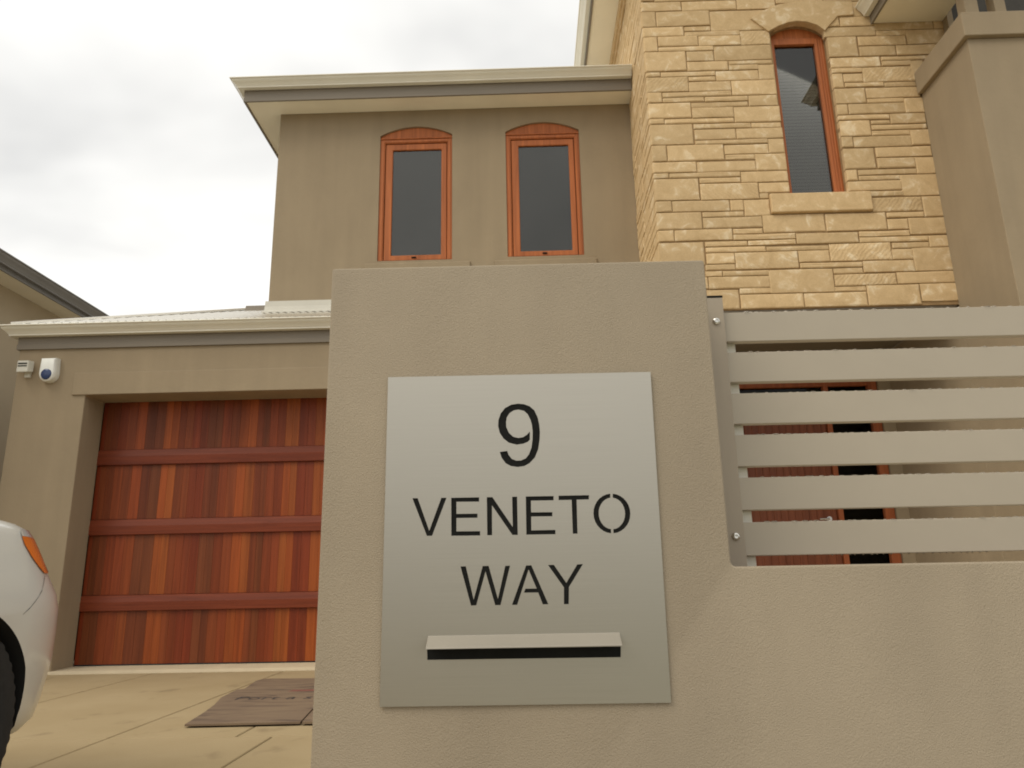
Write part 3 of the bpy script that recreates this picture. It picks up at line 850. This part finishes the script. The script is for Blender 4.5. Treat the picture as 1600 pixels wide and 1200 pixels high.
# left return of the tower: courses seen at a grazing angle
sd = MB()
lz = sorted({round(float(r_.split(',')[k]) / 1000, 3) for r_ in STONES.split(';') for k in (2, 3) if float(r_.split(',')[0]) < 1280})
lev = [3.004]
for q in lz:
    if q - lev[-1] > 0.03:
        lev.append(q)
lev += [6.50, 6.62, 6.70, 6.83, 6.95, 7.09]
for a_, b_ in zip(lev, lev[1:]):
    y = TOW_Y + 0.002
    while y < 8.6:
        d = rs.uniform(0.16, 0.5)
        za_, zb_ = a_ + 0.005, b_ - 0.005
        xx = 1.244 + rs.uniform(-0.004, 0.004)
        if y + d > UP_Y - 0.02 and a_ < 5.95 and y < UP_Y:
            d = UP_Y - y - 0.002
        if y > UP_Y - 0.01 and a_ < 6.0:
            break
        if d > 0.03:
            sub = [(za_, zb_)] if rs.random() < 0.6 or zb_ - za_ < 0.1 else [(za_, (za_ + zb_) / 2 - 0.004), ((za_ + zb_) / 2 + 0.004, zb_)]
            for zc, zd in sub:
                e = 0.006
                ra = [(1.27, y + 0.004, zc), (1.27, y + d - 0.004, zc), (1.27, y + d - 0.004, zd), (1.27, y + 0.004, zd)]
                rb_ = [(xx + e, p[1], p[2]) for p in ra]
                rc_ = [(xx, y + 0.004 + e, zc + e), (xx, y + d - 0.004 - e, zc + e), (xx, y + d - 0.004 - e, zd - e), (xx, y + 0.004 + e, zd - e)]
                sd.ring_loft([ra, rb_, rc_])
        y += d
side_st = part('side_stonework', sd, M['stone'], tower)
side_st['kind'] = 'stuff'

# ---- tower window
yF = TOW_Y + 0.085
frame = MB().plate([(2.4985, 4.125), (3.047, 4.125), (3.047, 5.88), (2.4985, 5.88)], [[(2.556, 4.135), (2.956, 4.135), (2.956, 5.812), (2.556, 5.812)]], yF, yF + 0.09)
for xa in (2.964, 2.990, 3.016):
    frame.box(xa, xa + 0.016, yF - 0.008, yF + 0.002, 4.13, 5.86)
tw = part('window', frame, M['frame_timber'], house, bevel=0.003, seg=1)
part('arched_head', MB().extrude_y(arch_outline(2.4985, 3.047, 5.882, 5.884, 6.001), yF + 0.012, yF + 0.08), M['frame_timber'], tw)
part('glass_pane', MB().box(2.55, 2.962, yF + 0.034, yF + 0.038, 4.13, 5.818), M['glass'], tw)
bl = MB()
zq = 4.12
while zq < 5.82:
    bl.add([(2.5, yF + 0.105, zq + 0.040), (3.03, yF + 0.105, zq + 0.040), (3.03, yF + 0.093, zq), (2.5, yF + 0.093, zq)], [(0, 1, 2, 3)])
    zq += 0.036
part('blind', bl, M['blind_pale'], tw, fix=False)
part('room_lining', MB().box(2.4, 3.15, TOW_Y + 0.3, TOW_Y + 0.32, 4.0, 6.1), M['unlit_dark'], tw)

# ---- tower eaves
tpath = [(0.90, 12), (0.90, 5.95), (3.3, 5.95)]
part('soffit', MB().box(0.90, 5.0, 5.95, 12, 7.245, 7.26), M['soffit'], house)
part('frieze', MB().box(1.20, 1.243, TOW_Y + 0.02, 12, 7.11, 7.244).box(1.225, 1.243, TOW_Y + 0.02, 12, 7.05, 7.1095), M['stone'], house)
fascia(tpath, 7.230, 7.36)
gutter('gutter', [(0.878, 12), (0.878, 5.93), (3.3, 5.93)], 7.30, M['gutter'])

# ---- rendered balcony block on the right with coping
part('balcony_wall', MB().box(3.865, 7.5, BLK_Y, TOW_Y - 0.002, 0, 5.13).box(3.865, 7.5, TOW_Y - 0.0015, 12, 0, 2.98).box(4.252, 7.5, TOW_Y - 0.0015, 12, 2.981, 4.9), M['render_house'], house, bevel=0.006)
part('coping', MB().extrude_z([(3.822, BLK_Y - 0.045), (7.5, BLK_Y - 0.045), (7.5, BLK_Y + 0.20), (4.06, BLK_Y + 0.20), (4.06, TOW_Y - 0.012), (3.822, TOW_Y - 0.012)], 5.131, 5.365), M['render_house'], house, bevel=0.008)
for (xa, xb, ya, yb) in ((3.90, 4.015, 5.60, 5.71), (4.155, 4.250, 5.60, 5.70), (5.0, 5.1, 5.60, 5.70), (6.2, 6.3, 5.60, 5.70)):
    part('balcony_post', MB().box(xa, xb, ya, yb, 5.364, 6.75), M['render_house'], house, bevel=0.004)
part('balcony_jamb', MB().box(4.190, 4.245, TOW_Y - 0.09, TOW_Y - 0.001, 5.14, 6.9), M['render_house'], house)
part('balcony_recess_dark', MB().box(4.253, 7.5, TOW_Y - 0.06, TOW_Y - 0.03, 4.9, 7.05), M['balcony_dark'], house)  # dark sheet painted as the unlit opening behind the posts
bpath = [(3.505, TOW_Y - 0.014), (3.505, 5.24), (4.188, 5.24)]
part('soffit', MB().box(3.507, 4.188, 5.242, TOW_Y - 0.012, 5.95, 5.965), M['soffit'], house)
fascia(bpath, 5.935, 6.05)
gutter('gutter', [(3.483, TOW_Y - 0.014), (3.483, 5.218), (4.188, 5.218)], 6.03, M['gutter'])
part('balcony_roof', MB().add([(3.42, 5.16, 6.14), (4.188, 5.16, 6.14), (4.188, 6.36, 6.60), (3.42, 6.36, 6.60)], [(0, 1, 2, 3)]), M['roof_steel'], house, fix=False)

# ---- entry: wall, front door, sidelight
dz = 2.705
part('entry_wall', MB().plate([(1.2, 0), (1.86, 0), (1.86, dz), (3.735, dz), (3.735, 0), (3.863, 0), (3.863, 2.984), (1.2, 2.984)], [], ENT_Y, ENT_Y + 0.15), M['render_house'], house)
efr = MB()
for xa, xb in ((1.865, 1.93), (3.160, 3.212), (3.635, 3.730)):
    efr.box(xa, xb, ENT_Y + 0.02, ENT_Y + 0.12, 0, dz - 0.004)
for xa, xb in ((1.9305, 3.1595), (3.2125, 3.6345)):
    efr.box(xa, xb, ENT_Y + 0.022, ENT_Y + 0.12, dz - 0.075, dz - 0.004)
    efr.box(xa, xb, ENT_Y + 0.022, ENT_Y + 0.12, 2.275, 2.345)
efr.box(3.2125, 3.6345, ENT_Y + 0.022, ENT_Y + 0.12, 0.01, 0.10)
ent = part('door_frame', efr, M['entry_frame'], house, bevel=0.004, seg=1)
fd = part('front_door', MB().box(1.935, 3.155, ENT_Y + 0.075, ENT_Y + 0.11, 0.01, 2.272), M['door_timber'], house)
x = 1.936
while x < 3.10:
    xb = min(x + 0.0725, 3.154)
    part('plank', MB().box(x + 0.0006, xb - 0.0006, ENT_Y + 0.055, ENT_Y + 0.0745, 0.012, 2.270), M['door_timber'], fd, loc=((x + xb) / 2, ENT_Y + 0.06, 1.0), bevel=0.0025, seg=1)
    x = xb
part('handle', MB().tube((3.05, ENT_Y + 0.06, 1.235), (3.05, ENT_Y - 0.01, 1.235), 0.026, 16).tube((3.05, ENT_Y - 0.01, 1.235), (2.95, ENT_Y - 0.012, 1.235), 0.011, 10), M['chrome'], fd, smooth=40)
for xa, xb, za_, zb_ in ((3.205, 3.642, 0.09, 2.29), (3.205, 3.642, 2.335, 2.64), (1.925, 3.165, 2.335, 2.64)):
    part('glass_pane', MB().box(xa, xb, ENT_Y + 0.075, ENT_Y + 0.081, za_, zb_), M['glass_dark'], ent)
part('hall_lining', MB().box(1.2, 3.86, ENT_Y + 0.6, ENT_Y + 0.62, 0, 2.9), M['unlit_dark'], ent)

# ================================================================== FIXTURES ON THE GARAGE WALL
sir = thing('alarm_siren', 'white alarm siren with round blue strobe lens on garage wall', 'alarm siren', -4.415, GAR_Y, 2.546)
ol = [(-4.490, 2.776), (-4.497, 2.640)]
for i in range(9):
    a = PI + PI * i / 8
    ol.append((-4.419 + 0.078 * math.cos(a), 2.624 + 0.078 * math.sin(a)))
ol += [(-4.341, 2.640), (-4.348, 2.776)]
sb = MB()
c0 = (-4.419, 2.655)
def sc_(pts, k, dzz=0): return [(c0[0] + (x - c0[0]) * k, c0[1] + (z - c0[1]) * k + dzz) for x, z in pts]
sb.ring_loft([[(x, GAR_Y - 0.001, z) for x, z in sc_(ol, 1.0)], [(x, GAR_Y - 0.045, z) for x, z in sc_(ol, 1.0)],
              [(x, GAR_Y - 0.066, z) for x, z in sc_(ol, 0.95)], [(x, GAR_Y - 0.078, z) for x, z in sc_(ol, 0.80)]])
part('housing', sb, M['white_plastic'], sir, smooth=35)
part('strobe_lens', MB().lathe([(0.052, -0.004), (0.052, 0.011), (0.047, 0.017), (0.032, 0.021), (0.012, 0.023), (0.001, 0.0235)], (-4.418, GAR_Y - 0.066, 2.614), (0, -1, -0.1), 20), M['blue'], sir, smooth=60)

sen = thing('security_sensor', 'small boxy off-white security sensor beside the alarm siren on garage wall', 'sensor', -4.625, GAR_Y, 2.60)
part('base', MB().box(-4.655, -4.605, GAR_Y - 0.03, GAR_Y - 0.001, 2.60, 2.70), M['aged_plastic'], sen, bevel=0.004)
hd_ = MB().ring_loft([[(-4.688, GAR_Y - 0.03, 2.65), (-4.574, GAR_Y - 0.03, 2.65), (-4.574, GAR_Y - 0.03, 2.752), (-4.688, GAR_Y - 0.03, 2.752)],
                      [(-4.692, GAR_Y - 0.095, 2.636), (-4.588, GAR_Y - 0.095, 2.636), (-4.588, GAR_Y - 0.095, 2.745), (-4.692, GAR_Y - 0.095, 2.745)]])
part('head', hd_, M['aged_plastic'], sen, bevel=0.006)
part('lens_slot', MB().box(-4.682, -4.598, GAR_Y - 0.0985, GAR_Y - 0.094, 2.712, 2.724), M['black'], sen)
part('lens_slot', MB().box(-4.682, -4.598, GAR_Y - 0.0985, GAR_Y - 0.094, 2.690, 2.699), M['black'], sen)

# ================================================================== NEIGHBOURING HOUSE
nb = thing('house', 'neighbouring rendered house beyond the garage with charcoal gutter along its eave', 'house', -6.4, 8, 0)
part('wall', MB().box(-12, -6.385, 4.6, 18, 0, 4.32), M['render_neighbour'], nb, bevel=0.006)
part('soffit', MB().box(-6.3849, -6.07, 4.3, 18, 4.302, 4.318), M['soffit'], nb)
part('fascia', MB().box(-6.07, -6.05, 4.3, 18, 4.285, 4.40), M['dark_gutter'], nb)
part('gutter', MB().sweep([(-6.049, 4.3), (-6.049, 18)], [(o, 4.335 + z) for o, z in OGEE]), M['dark_gutter'], nb, smooth=30)
part('roof', MB().add([(-6.0, 4.3, 4.43), (-6.0, 18, 4.43), (-9.2, 18, 5.75), (-9.2, 4.3, 5.75)], [(0, 1, 2, 3)]), M['dark_gutter'], nb, fix=False)

# ================================================================== FRONT WALL (fence frame)
fw = thing('front_wall', 'beige textured front wall with square letterbox pillar and low side wall', 'wall', 0, 1.3, 0, yaw=YAW_FENCE)
PX0, PX1, PZ = -0.2935, 0.2945, 1.199


fil = [(PX1 + 0.008 - 0.008 * math.sin(a), 0.729 + 0.008 - 0.008 * math.cos(a)) for a in [PI / 2 * k / 5 for k in range(6)]]
face = [(PX0, -0.05), (6.0, -0.05), (6.0, 0.729)] + fil + [(PX1, PZ), (PX0, PZ)]
part('masonry', MB().plate(face, [], 1.10, 1.40), M['render_fence'], fw, bevel=0.0045, seg=3, smooth=20)
part('pillar_back', MB().box(PX0 + 0.001, PX1 - 0.001, 1.3985, 1.56, -0.05, PZ - 0.001), M['render_fence'], fw, bevel=0.0045, seg=3, smooth=20)
fw['kind'] = 'thing'

sf = thing('slat_fence', 'beige horizontal slat fence panel on top of the low wall beside the pillar', 'fence', 1.5, 1.26, 0.729, yaw=YAW_FENCE)
SY = 1.25
tops = [1.163, 1.090, 1.017, 0.945, 0.873, 0.800]
for zt in tops:
    part('slat', MB().box(0.3572, 3.2, SY, SY + 0.016, zt - 0.0535, zt), M['slat'], sf, loc=(1.75, SY, zt - 0.027), bevel=0.0012, seg=2, smooth=20)
part('channel', MB().box(0.298, 0.357, SY - 0.012, SY - 0.008, 0.7292, 1.187).box(0.3535, 0.357, SY - 0.0079, SY + 0.05, 0.7292, 1.187), M['channel'], sf, bevel=0.0008, seg=1)
part('end_strip', MB().box(0.3575, 0.3805, SY + 0.019, SY + 0.030, 0.7292, 1.155), M['gutter'], sf)
part('channel_cap', MB().box(0.300, 0.3575, SY - 0.0125, SY + 0.045, 1.1872, 1.1905), M['black'], sf)
for zb in (1.143, 0.777):
    part('bolt', MB().lathe([(0.0001, 0), (0.0068, 0.0), (0.0066, 0.0018), (0.0050, 0.0036), (0.0032, 0.0042), (0.0030, 0.0026), (0.0001, 0.0024)], (0.3425, SY - 0.012, zb), (0, -1, 0), 18), M['bolt'], sf, smooth=40)
part('channel', MB().box(3.2, 3.26, SY - 0.012, SY + 0.05, 0.7292, 1.187), M['channel'], sf, bevel=0.0008, seg=1)
rw = random.Random(2)
dr = MB()
for zt in tops:
    x = 0.40
    while x < 1.1:
        r_ = rw.uniform(0.0025, 0.0060)
        hh = rw.uniform(0.0010, 0.0022)
        dr.lathe([(r_, 0), (r_ * 0.92, hh * 0.45), (r_ * 0.6, hh * 0.85), (0.0001, hh)], (x, SY + rw.uniform(0.002, 0.006), zt - 0.0002), (0, 0, 1), 8)
        x += rw.uniform(0.006, 0.022)
    if zt < 0.85:
        x = 0.50
        while x < 0.75:
            r_ = rw.uniform(0.0012, 0.0022)
            dr.lathe([(r_, 0), (r_, 0.0006), (r_ * 0.6, 0.0018), (0.0001, 0.0022)], (x, SY + 0.004, zt - 0.0533), (0, 0, -1), 8)
            x += rw.uniform(0.008, 0.016)
dro = part('water_drops', dr, M['water'], sf, smooth=60)
dro['kind'] = 'stuff'

# ================================================================== LETTERBOX PLATE
lb = thing('letterbox', 'brushed steel letterbox plate with house number and street name cut in black', 'letterbox', 0, 1.09, 0.552, yaw=YAW_FENCE)
GLYPH = {'V':[(-160.0,834.1),(-152.2,834.0),(-135.0,787.1),(-117.8,833.9),(-110.2,833.8),(-130.9,779.9),(-138.4,780.0)],'E':[(-103.5,833.6),(-62.8,833.5),(-62.9,827.3),(-95.8,827.7),(-95.8,810.3),(-65.4,810.1),(-65.4,804.2),(-95.8,804.4),(-95.8,785.5),(-61.7,785.2),(-61.8,779.0),(-103.2,779.4)],'N':[(-51.7,833.5),(-43.5,833.3),(-14.8,790.0),(-14.9,833.3),(-7.6,833.4),(-7.8,778.8),(-15.5,778.9),(-44.3,821.6),(-44.6,779.1),(-51.6,779.2)],'E2':[(4.9,833.4),(45.3,833.2),(45.1,827.0),(12.3,827.2),(12.1,810.3),(42.8,810.1),(42.6,804.2),(12.1,804.4),(11.8,784.8),(46.3,784.8),(46.3,778.7),(4.5,778.9)],'T':[(52.6,833.5),(96.6,833.4),(96.3,827.3),(78.5,827.2),(77.9,779.0),(71.1,778.9),(71.2,827.1),(52.4,827.1)],'W':[(-90.1,736.4),(-82.5,736.4),(-71.6,690.7),(-58.5,736.4),(-50.1,736.4),(-37.5,691.1),(-26.4,736.0),(-19.6,736.1),(-33.9,682.7),(-41.4,682.6),(-54.6,728.8),(-68.0,682.9),(-75.4,682.8)],'A':[(-17.9,682.6),(3.1,736.0),(10.6,736.1),(33.1,682.6),(25.3,682.6),(19.3,698.7),(-0.7,698.9),(1.5,704.2),(17.3,704.1),(6.5,730.3),(-10.6,682.6)],'Y':[(34.2,736.1),(42.6,736.1),(59.3,711.0),(75.7,736.1),(83.9,736.4),(62.8,705.3),(61.7,682.3),(54.9,682.2),(55.7,705.0)],'OL':[(127.6,834.9),(121.9,834.0),(116.5,831.7),(111.7,828.4),(107.6,824.0),(104.6,818.8),(102.6,813.0),(101.8,807.0),(102.3,801.0),(103.9,795.2),(106.7,790.0),(110.5,785.5),(115.1,782.0),(120.3,779.6),(125.9,778.5),(126.0,784.2),(122.2,785.2),(118.6,787.1),(115.4,789.9),(112.8,793.4),(110.9,797.6),(109.8,802.1),(109.5,806.9),(110.0,811.6),(111.4,816.1),(113.6,820.2),(116.4,823.7),(119.7,826.4),(123.5,828.2),(127.4,829.1)],'OR':[(131.1,834.8),(136.7,833.7),(141.9,831.2),(146.5,827.7),(150.3,823.1),(153.1,817.8),(154.7,812.0),(155.0,805.9),(154.2,799.9),(152.2,794.2),(149.1,789.1),(145.0,784.8),(140.2,781.5),(134.9,779.3),(129.2,778.4),(129.4,784.1),(133.4,784.9),(137.1,786.7),(140.4,789.4),(143.2,792.8),(145.4,796.9),(146.8,801.4),(147.4,806.1),(147.1,810.8),(146.0,815.4),(144.2,819.6),(141.6,823.2),(138.4,826.0),(134.8,828.0),(130.9,829.0)],'9':[(13.3,929.0),(8.5,924.1),(2.7,920.6),(-4.4,919.7),(-11.5,921.6),(-17.8,927.5),(-21.5,936.3),(-21.8,943.6),(-20.7,950.9),(-16.6,957.4),(-10.0,961.6),(-2.8,962.6),(5.0,960.6),(10.6,955.3),(14.7,946.4),(16.6,938.4),(17.4,928.2),(16.8,916.7),(15.1,905.2),(11.3,895.3),(6.2,889.0),(-0.9,886.0),(-8.0,886.0),(-14.3,888.7),(-18.8,894.5),(-20.8,900.7),(-31.8,899.4),(-29.1,890.5),(-23.5,882.5),(-15.9,878.1),(-6.0,876.5),(3.8,877.7),(11.7,881.8),(19.7,890.1),(24.9,902.2),(27.4,916.5),(28.2,928.0),(27.4,939.6),(25.5,949.8),(20.8,960.9),(13.8,967.4),(5.2,970.8),(-3.4,971.8),(-13.5,970.5),(-22.9,965.6),(-29.5,957.6),(-33.2,947.5),(-33.8,938.0),(-31.4,927.8),(-25.8,919.0),(-18.1,912.8),(-6.8,909.7),(3.2,910.9),(9.6,913.5),(13.0,916.8)],'slot':[(-136.5,625.7),(131.4,624.9),(130.6,610.8),(-136.1,611.8)]}
holes = {k: [(a / 1000, b / 1000) for a, b in v] for k, v in GLYPH.items()}
PY0 = 1.0958
part('face_plate', MB().plate([(-0.2005, 0.5525), (0.1955, 0.5515), (0.1975, 1.0165), (-0.1995, 1.0172)], list(holes.values()), PY0, PY0 + 0.0018), M['steel'], lb, fix=True)
bk = MB().box(-0.196, 0.191, PY0 + 0.0030, 1.0998, 0.556, 1.0125)
part('back_box', bk, M['black'], lb)
for k, hpts in holes.items():
    nm = 'slot_flap' if k == 'slot' else ('house_number' if k == '9' else 'letter')
    gm_ = MB().plate(hpts, [], PY0 + 0.0012, PY0 + 0.0028)
    part(nm, gm_, M['black'], lb)
hd2 = [(PY0 + 0.0001, 0.6436), (PY0 - 0.0012, 0.6424), (1.0714, 0.6292), (1.0711, 0.6277), (1.0724, 0.6275), (PY0 + 0.0001, 0.6392)]
part('slot_hood', MB().extrude_x(hd2, -0.1355, 0.1305), M['hood'], lb, bevel=0.0003, seg=1)

# ================================================================== BOARD ON THE DRIVEWAY
cb = thing('cardboard_sheet', 'weathered brown board sheet with faded black print lying on the driveway', 'cardboard', -1.3, 5.0, 0)
pl = [(-1.797, 4.136), (-1.205, 4.155), (-1.255, 4.55), (-1.20, 5.0), (-1.18, 5.93), (-2.019, 5.955), (-2.036, 5.84), (-1.967, 5.430), (-2.006, 5.396), (-1.972, 5.04), (-1.900, 4.76), (-1.848, 4.489)]
part('main_sheet', MB().extrude_z(pl, 0.009, 0.019), M['card'], cb)
part('second_sheet', MB().extrude_z([(-1.193, 4.150), (-0.45, 4.14), (-0.45, 5.90), (-1.168, 5.93), (-1.188, 5.0), (-1.242, 4.55)], 0.009, 0.021), M['card'], cb)
cu = bpy.data.curves.new('print', 'FONT')
cu.body = 'Port a south'
cu.size = 0.19
cu.resolution_u = 2
tmp = bpy.data.objects.new('tmp_print', cu)
COL.objects.link(tmp)
bpy.context.view_layer.update()
tm = bpy.data.meshes.new_from_object(tmp.evaluated_get(bpy.context.evaluated_depsgraph_get()))
bpy.data.objects.remove(tmp)
pm = MB().add([(-1.86 + v.co.x * 0.82, 4.93 + v.co.y, 0.0196 if -1.86 + v.co.x * 0.82 < -1.20 else 0.0216) for v in tm.vertices], [tuple(p.vertices) for p in tm.polygons])
part('faded_print', pm, M['ink'], cb, fix=False)
part('red_print', MB().add([(-1.62, 5.26, 0.0195), (-1.21, 5.28, 0.0195), (-1.21, 5.36, 0.0195), (-1.60, 5.33, 0.0195)], [(0, 1, 2, 3)]), M['red_ink'], cb, fix=False)

# ================================================================== CAR (nose towards the garage)
CX, CY0, CYR = -2.50, 2.5, -1.0
HW = 0.88
car = thing('car', 'white car parked on the sandy driveway with amber corner light', 'car', CX, 0.8, 0)


def car_ring(z, i, ia=None, n=12):
    """plan outline of the body at height z, drawn in by i"""
    a, b = 0.40, 0.46
    pts = []
    hw = HW - i
    def q(cx, cy, sx, sy, flip):
        arr = []
        for k in range(n + 1):
            t_ = PI / 2 * k / n
            x = cx + sx * a * math.cos(t_)
            y = cy + sy * (b - 0.5 * i) * math.sin(t_)
            arr.append((x, y))
        return arr[::-1] if flip else arr
    pts += q(CX + hw - a, CY0, 1, 1, False)
    pts += q(CX - hw + a, CY0, -1, 1, True)
    pts += q(CX - hw + a, CYR, -1, -1, False)
    pts += q(CX + hw - a, CYR, 1, -1, True)
    return [(x, y + (0.06 * (1 - ((x - CX) / hw) ** 2) * (1 if y > CY0 + 0.3 else 0)), z) for x, y in pts]


LEV = [(0.235, 0.14), (0.258, 0.065), (0.29, 0.036), (0.34, 0.022), (0.40, 0.012), (0.47, 0.002), (0.56, 0.0), (0.64, 0.002), (0.69, 0.013), (0.755, 0.044), (0.83, 0.078),
       (0.885, 0.106), (0.915, 0.128), (0.935, 0.165), (0.950, 0.215), (0.965, 0.30), (0.985, 0.44)]
bodym = MB().ring_loft([car_ring(z, i) for z, i in LEV])
body = part('body', bodym, [M['paint'], M['liner']], car)
WHEELS = [(2.205, 1), (2.205, -1), (-0.55, 1), (-0.55, -1)]
cut = MB()
for wy, sx in WHEELS:
    xo = CX + sx * (HW + 0.1)
    xi = CX + sx * (HW - 0.30)
    ol_ = [(wy + 0.343 * math.cos(PI * k / 40), 0.325 + 0.343 * math.sin(PI * k / 40)) for k in range(41)]
    cut.extrude_x([(wy + 0.372, 0.0), (wy + 0.366, 0.22)] + ol_ + [(wy - 0.366, 0.22), (wy - 0.372, 0.0)], min(xo, xi), max(xo, xi))
co = part('cutter', cut, M['liner'], car)
bpy.context.view_layer.update()
md = body.modifiers.new('arch', 'BOOLEAN'); md.object = co; md.operation = 'DIFFERENCE'; md.solver = 'EXACT'
bpy.context.view_layer.update()
me2 = bpy.data.meshes.new_from_object(body.evaluated_get(bpy.context.evaluated_depsgraph_get()))
body.modifiers.clear()
body.data = me2
bpy.data.objects.remove(co)
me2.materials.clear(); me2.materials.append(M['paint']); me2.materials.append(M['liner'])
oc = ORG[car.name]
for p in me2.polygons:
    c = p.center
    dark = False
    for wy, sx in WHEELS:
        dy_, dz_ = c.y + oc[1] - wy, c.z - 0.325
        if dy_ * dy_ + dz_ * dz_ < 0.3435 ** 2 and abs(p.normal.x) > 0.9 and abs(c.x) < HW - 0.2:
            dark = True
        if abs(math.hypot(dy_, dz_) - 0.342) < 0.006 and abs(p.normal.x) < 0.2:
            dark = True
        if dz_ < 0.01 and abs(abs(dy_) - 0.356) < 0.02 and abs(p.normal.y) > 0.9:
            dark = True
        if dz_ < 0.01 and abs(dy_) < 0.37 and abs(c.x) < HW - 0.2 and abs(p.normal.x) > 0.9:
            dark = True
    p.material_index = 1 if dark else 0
    p.use_smooth = not dark
me2.set_sharp_from_angle(angle=R(35))
# cabin with dark glass
cab = MB().ring_loft([[(CX + sx * w, y, z) for sx, y in ((1, yb), (1, yf), (-1, yf), (-1, yb))] for z, w, yb, yf in ((0.95, 0.74, -1.25, 1.30), (1.02, 0.73, -1.22, 1.18), (1.42, 0.56, -0.85, 0.42), (1.45, 0.50, -0.75, 0.32))])
part('cabin', cab, M['paint'], car, bevel=0.03, seg=3, smooth=50)
gl = MB()
for sx in (1, -1):
    gl.add([(CX + sx * 0.722, -1.0, 1.06), (CX + sx * 0.722, 0.95, 1.06), (CX + sx * 0.600, 0.42, 1.36), (CX + sx * 0.600, -0.75, 1.36)], [(0, 1, 2, 3)])
part('side_window', gl, M['car_glass'], car, fix=False)
part('windscreen', MB().add([(CX - 0.66, 1.135, 1.06), (CX + 0.66, 1.135, 1.06), (CX + 0.52, 0.52, 1.385), (CX - 0.52, 0.52, 1.385)], [(0, 1, 2, 3)]), M['car_glass'], car, fix=False)


def body_pt(z, t_, sx=1, off=0.0):
    """point on the front corner of the body at height z and corner angle t_"""
    for (za, ia), (zb, ib) in zip(LEV, LEV[1:]):
        if za <= z <= zb:
            i = ia + (ib - ia) * (z - za) / (zb - za)
            break
    a, b = 0.40 + off, 0.46 - 0.5 * i + off
    hw = HW - i
    x = hw - 0.40 + a * math.cos(t_)
    y = CY0 + b * math.sin(t_) if t_ >= 0 else CY0 + 0.46 * t_
    y += 0.06 * (1 - (x / hw) ** 2) * (1 if y > CY0 + 0.3 else 0)
    return (CX + sx * x, y, z)


def patch(name, zt, m, off, sx=1):
    """curved patch on the corner: rows of (z, t0, t1)"""
    mb = MB()
    n = 6
    rows_ = [[body_pt(z, t0 + (t1 - t0) * k / n, sx, off) for k in range(n + 1)] for z, t0, t1 in zt]
    vs = [p for r_ in rows_ for p in r_]
    w = n + 1
    fs = [(r_ * w + k, r_ * w + k + 1, (r_ + 1) * w + k + 1, (r_ + 1) * w + k) for r_ in range(len(rows_) - 1) for k in range(n)]
    mb.add(vs, fs)
    return part(name, mb, m, car, smooth=60)


IND = [(0.888, 0.165, 0.75), (0.86, 0.155, 0.78), (0.82, 0.20, 0.80), (0.79, 0.265, 0.80), (0.765, 0.36, 0.72)]
TIP = [(0.914, 0.24, 0.70), (0.905, 0.20, 0.72), (0.888, 0.165, 0.75)]
LAMP = [(0.905, 0.725, 1.25), (0.87, 0.785, 1.40), (0.82, 0.81, 1.50), (0.77, 0.76, 1.42)]
patch('indicator', IND, M['amber'], 0.004)
patch('headlight', TIP, M['lens'], 0.005)
patch('headlight', LAMP, M['lens'], 0.004)
patch('indicator', IND, M['amber'], 0.004, -1)
patch('headlight', LAMP, M['lens'], 0.004, -1)
SEAM = [(0.755, 0.37), (0.73, 0.27), (0.705, 0.19), (0.685, 0.11), (0.67, 0.06), (0.65, -0.01), (0.635, -0.07), (0.618, -0.125)]
for sx in (1, -1):
    sm = MB()
    pts = [Vector(body_pt(z, t_, sx, 0.0012)) for z, t_ in SEAM]
    pts2 = [Vector(body_pt(z + 0.005, t_ + 0.011, sx, 0.0012)) for z, t_ in SEAM]
    n = len(pts)
    sm.add([tuple(p) for p in pts + pts2], [(k, k + 1, n + k + 1, n + k) for k in range(n - 1)])
    part('panel_gap', sm, M['liner'], car, fix=False)
part('number_plate', MB().box(CX - 0.19, CX + 0.19, CY0 + 0.515, CY0 + 0.525, 0.42, 0.52), M['white_plastic'], car)
part('grille', MB().box(CX - 0.38, CX + 0.38, CY0 + 0.495, CY0 + 0.515, 0.60, 0.68), M['black'], car)


def make_wheel(wy, sx):
    xo = CX + sx * (HW - 0.008)
    ty = MB()
    prof = []
    ax = (-sx, 0, 0)
    n = 200
    base = [(0.210, 0.012), (0.240, 0.0), (0.285, 0.003), (0.310, 0.010), (0.320, 0.024), (0.323, 0.06), (0.323, 0.16), (0.312, 0.19), (0.28, 0.20), (0.210, 0.19)]
    q = Vector(ax).to_track_quat('Z', 'Y')
    rings = []
    for (r_, h_) in base:
        ring = []
        for i in range(n):
            rr_ = r_ - (0.0045 if r_ > 0.305 and (i % 4) in (0, 1) else 0)
            ring.append(tuple(Vector((xo, wy, 0.322)) + q @ Vector((rr_ * math.cos(2 * PI * i / n), rr_ * math.sin(2 * PI * i / n), h_))))
        rings.append(ring)
    ty.ring_loft(rings, cap=False)
    t_ = part('wheel', ty, M['rubber'], car, smooth=30)
    rm = MB().lathe([(0.206, 0.006), (0.206, 0.10), (0.04, 0.11), (0.0005, 0.11)], (xo, wy, 0.322), ax, 40)
    for k in range(5):
        a = 2 * PI * k / 5
        d = Vector((0, math.cos(a), math.sin(a)))
        s_ = Vector((0, -math.sin(a), math.cos(a)))
        p0 = Vector((xo - sx * 0.035, wy, 0.322))
        rm.ring_loft([[tuple(p0 + d * rr_ + s_ * e * w + Vector((-sx * o_, 0, 0))) for e, o_ in ((-1, 0), (1, 0), (1, 0.03), (-1, 0.03))] for rr_, w in ((0.02, 0.035), (0.205, 0.022))])
    part('rim', rm, M['steel_wheel'], t_, smooth=40)


for wy, sx in WHEELS:
    make_wheel(wy, sx)
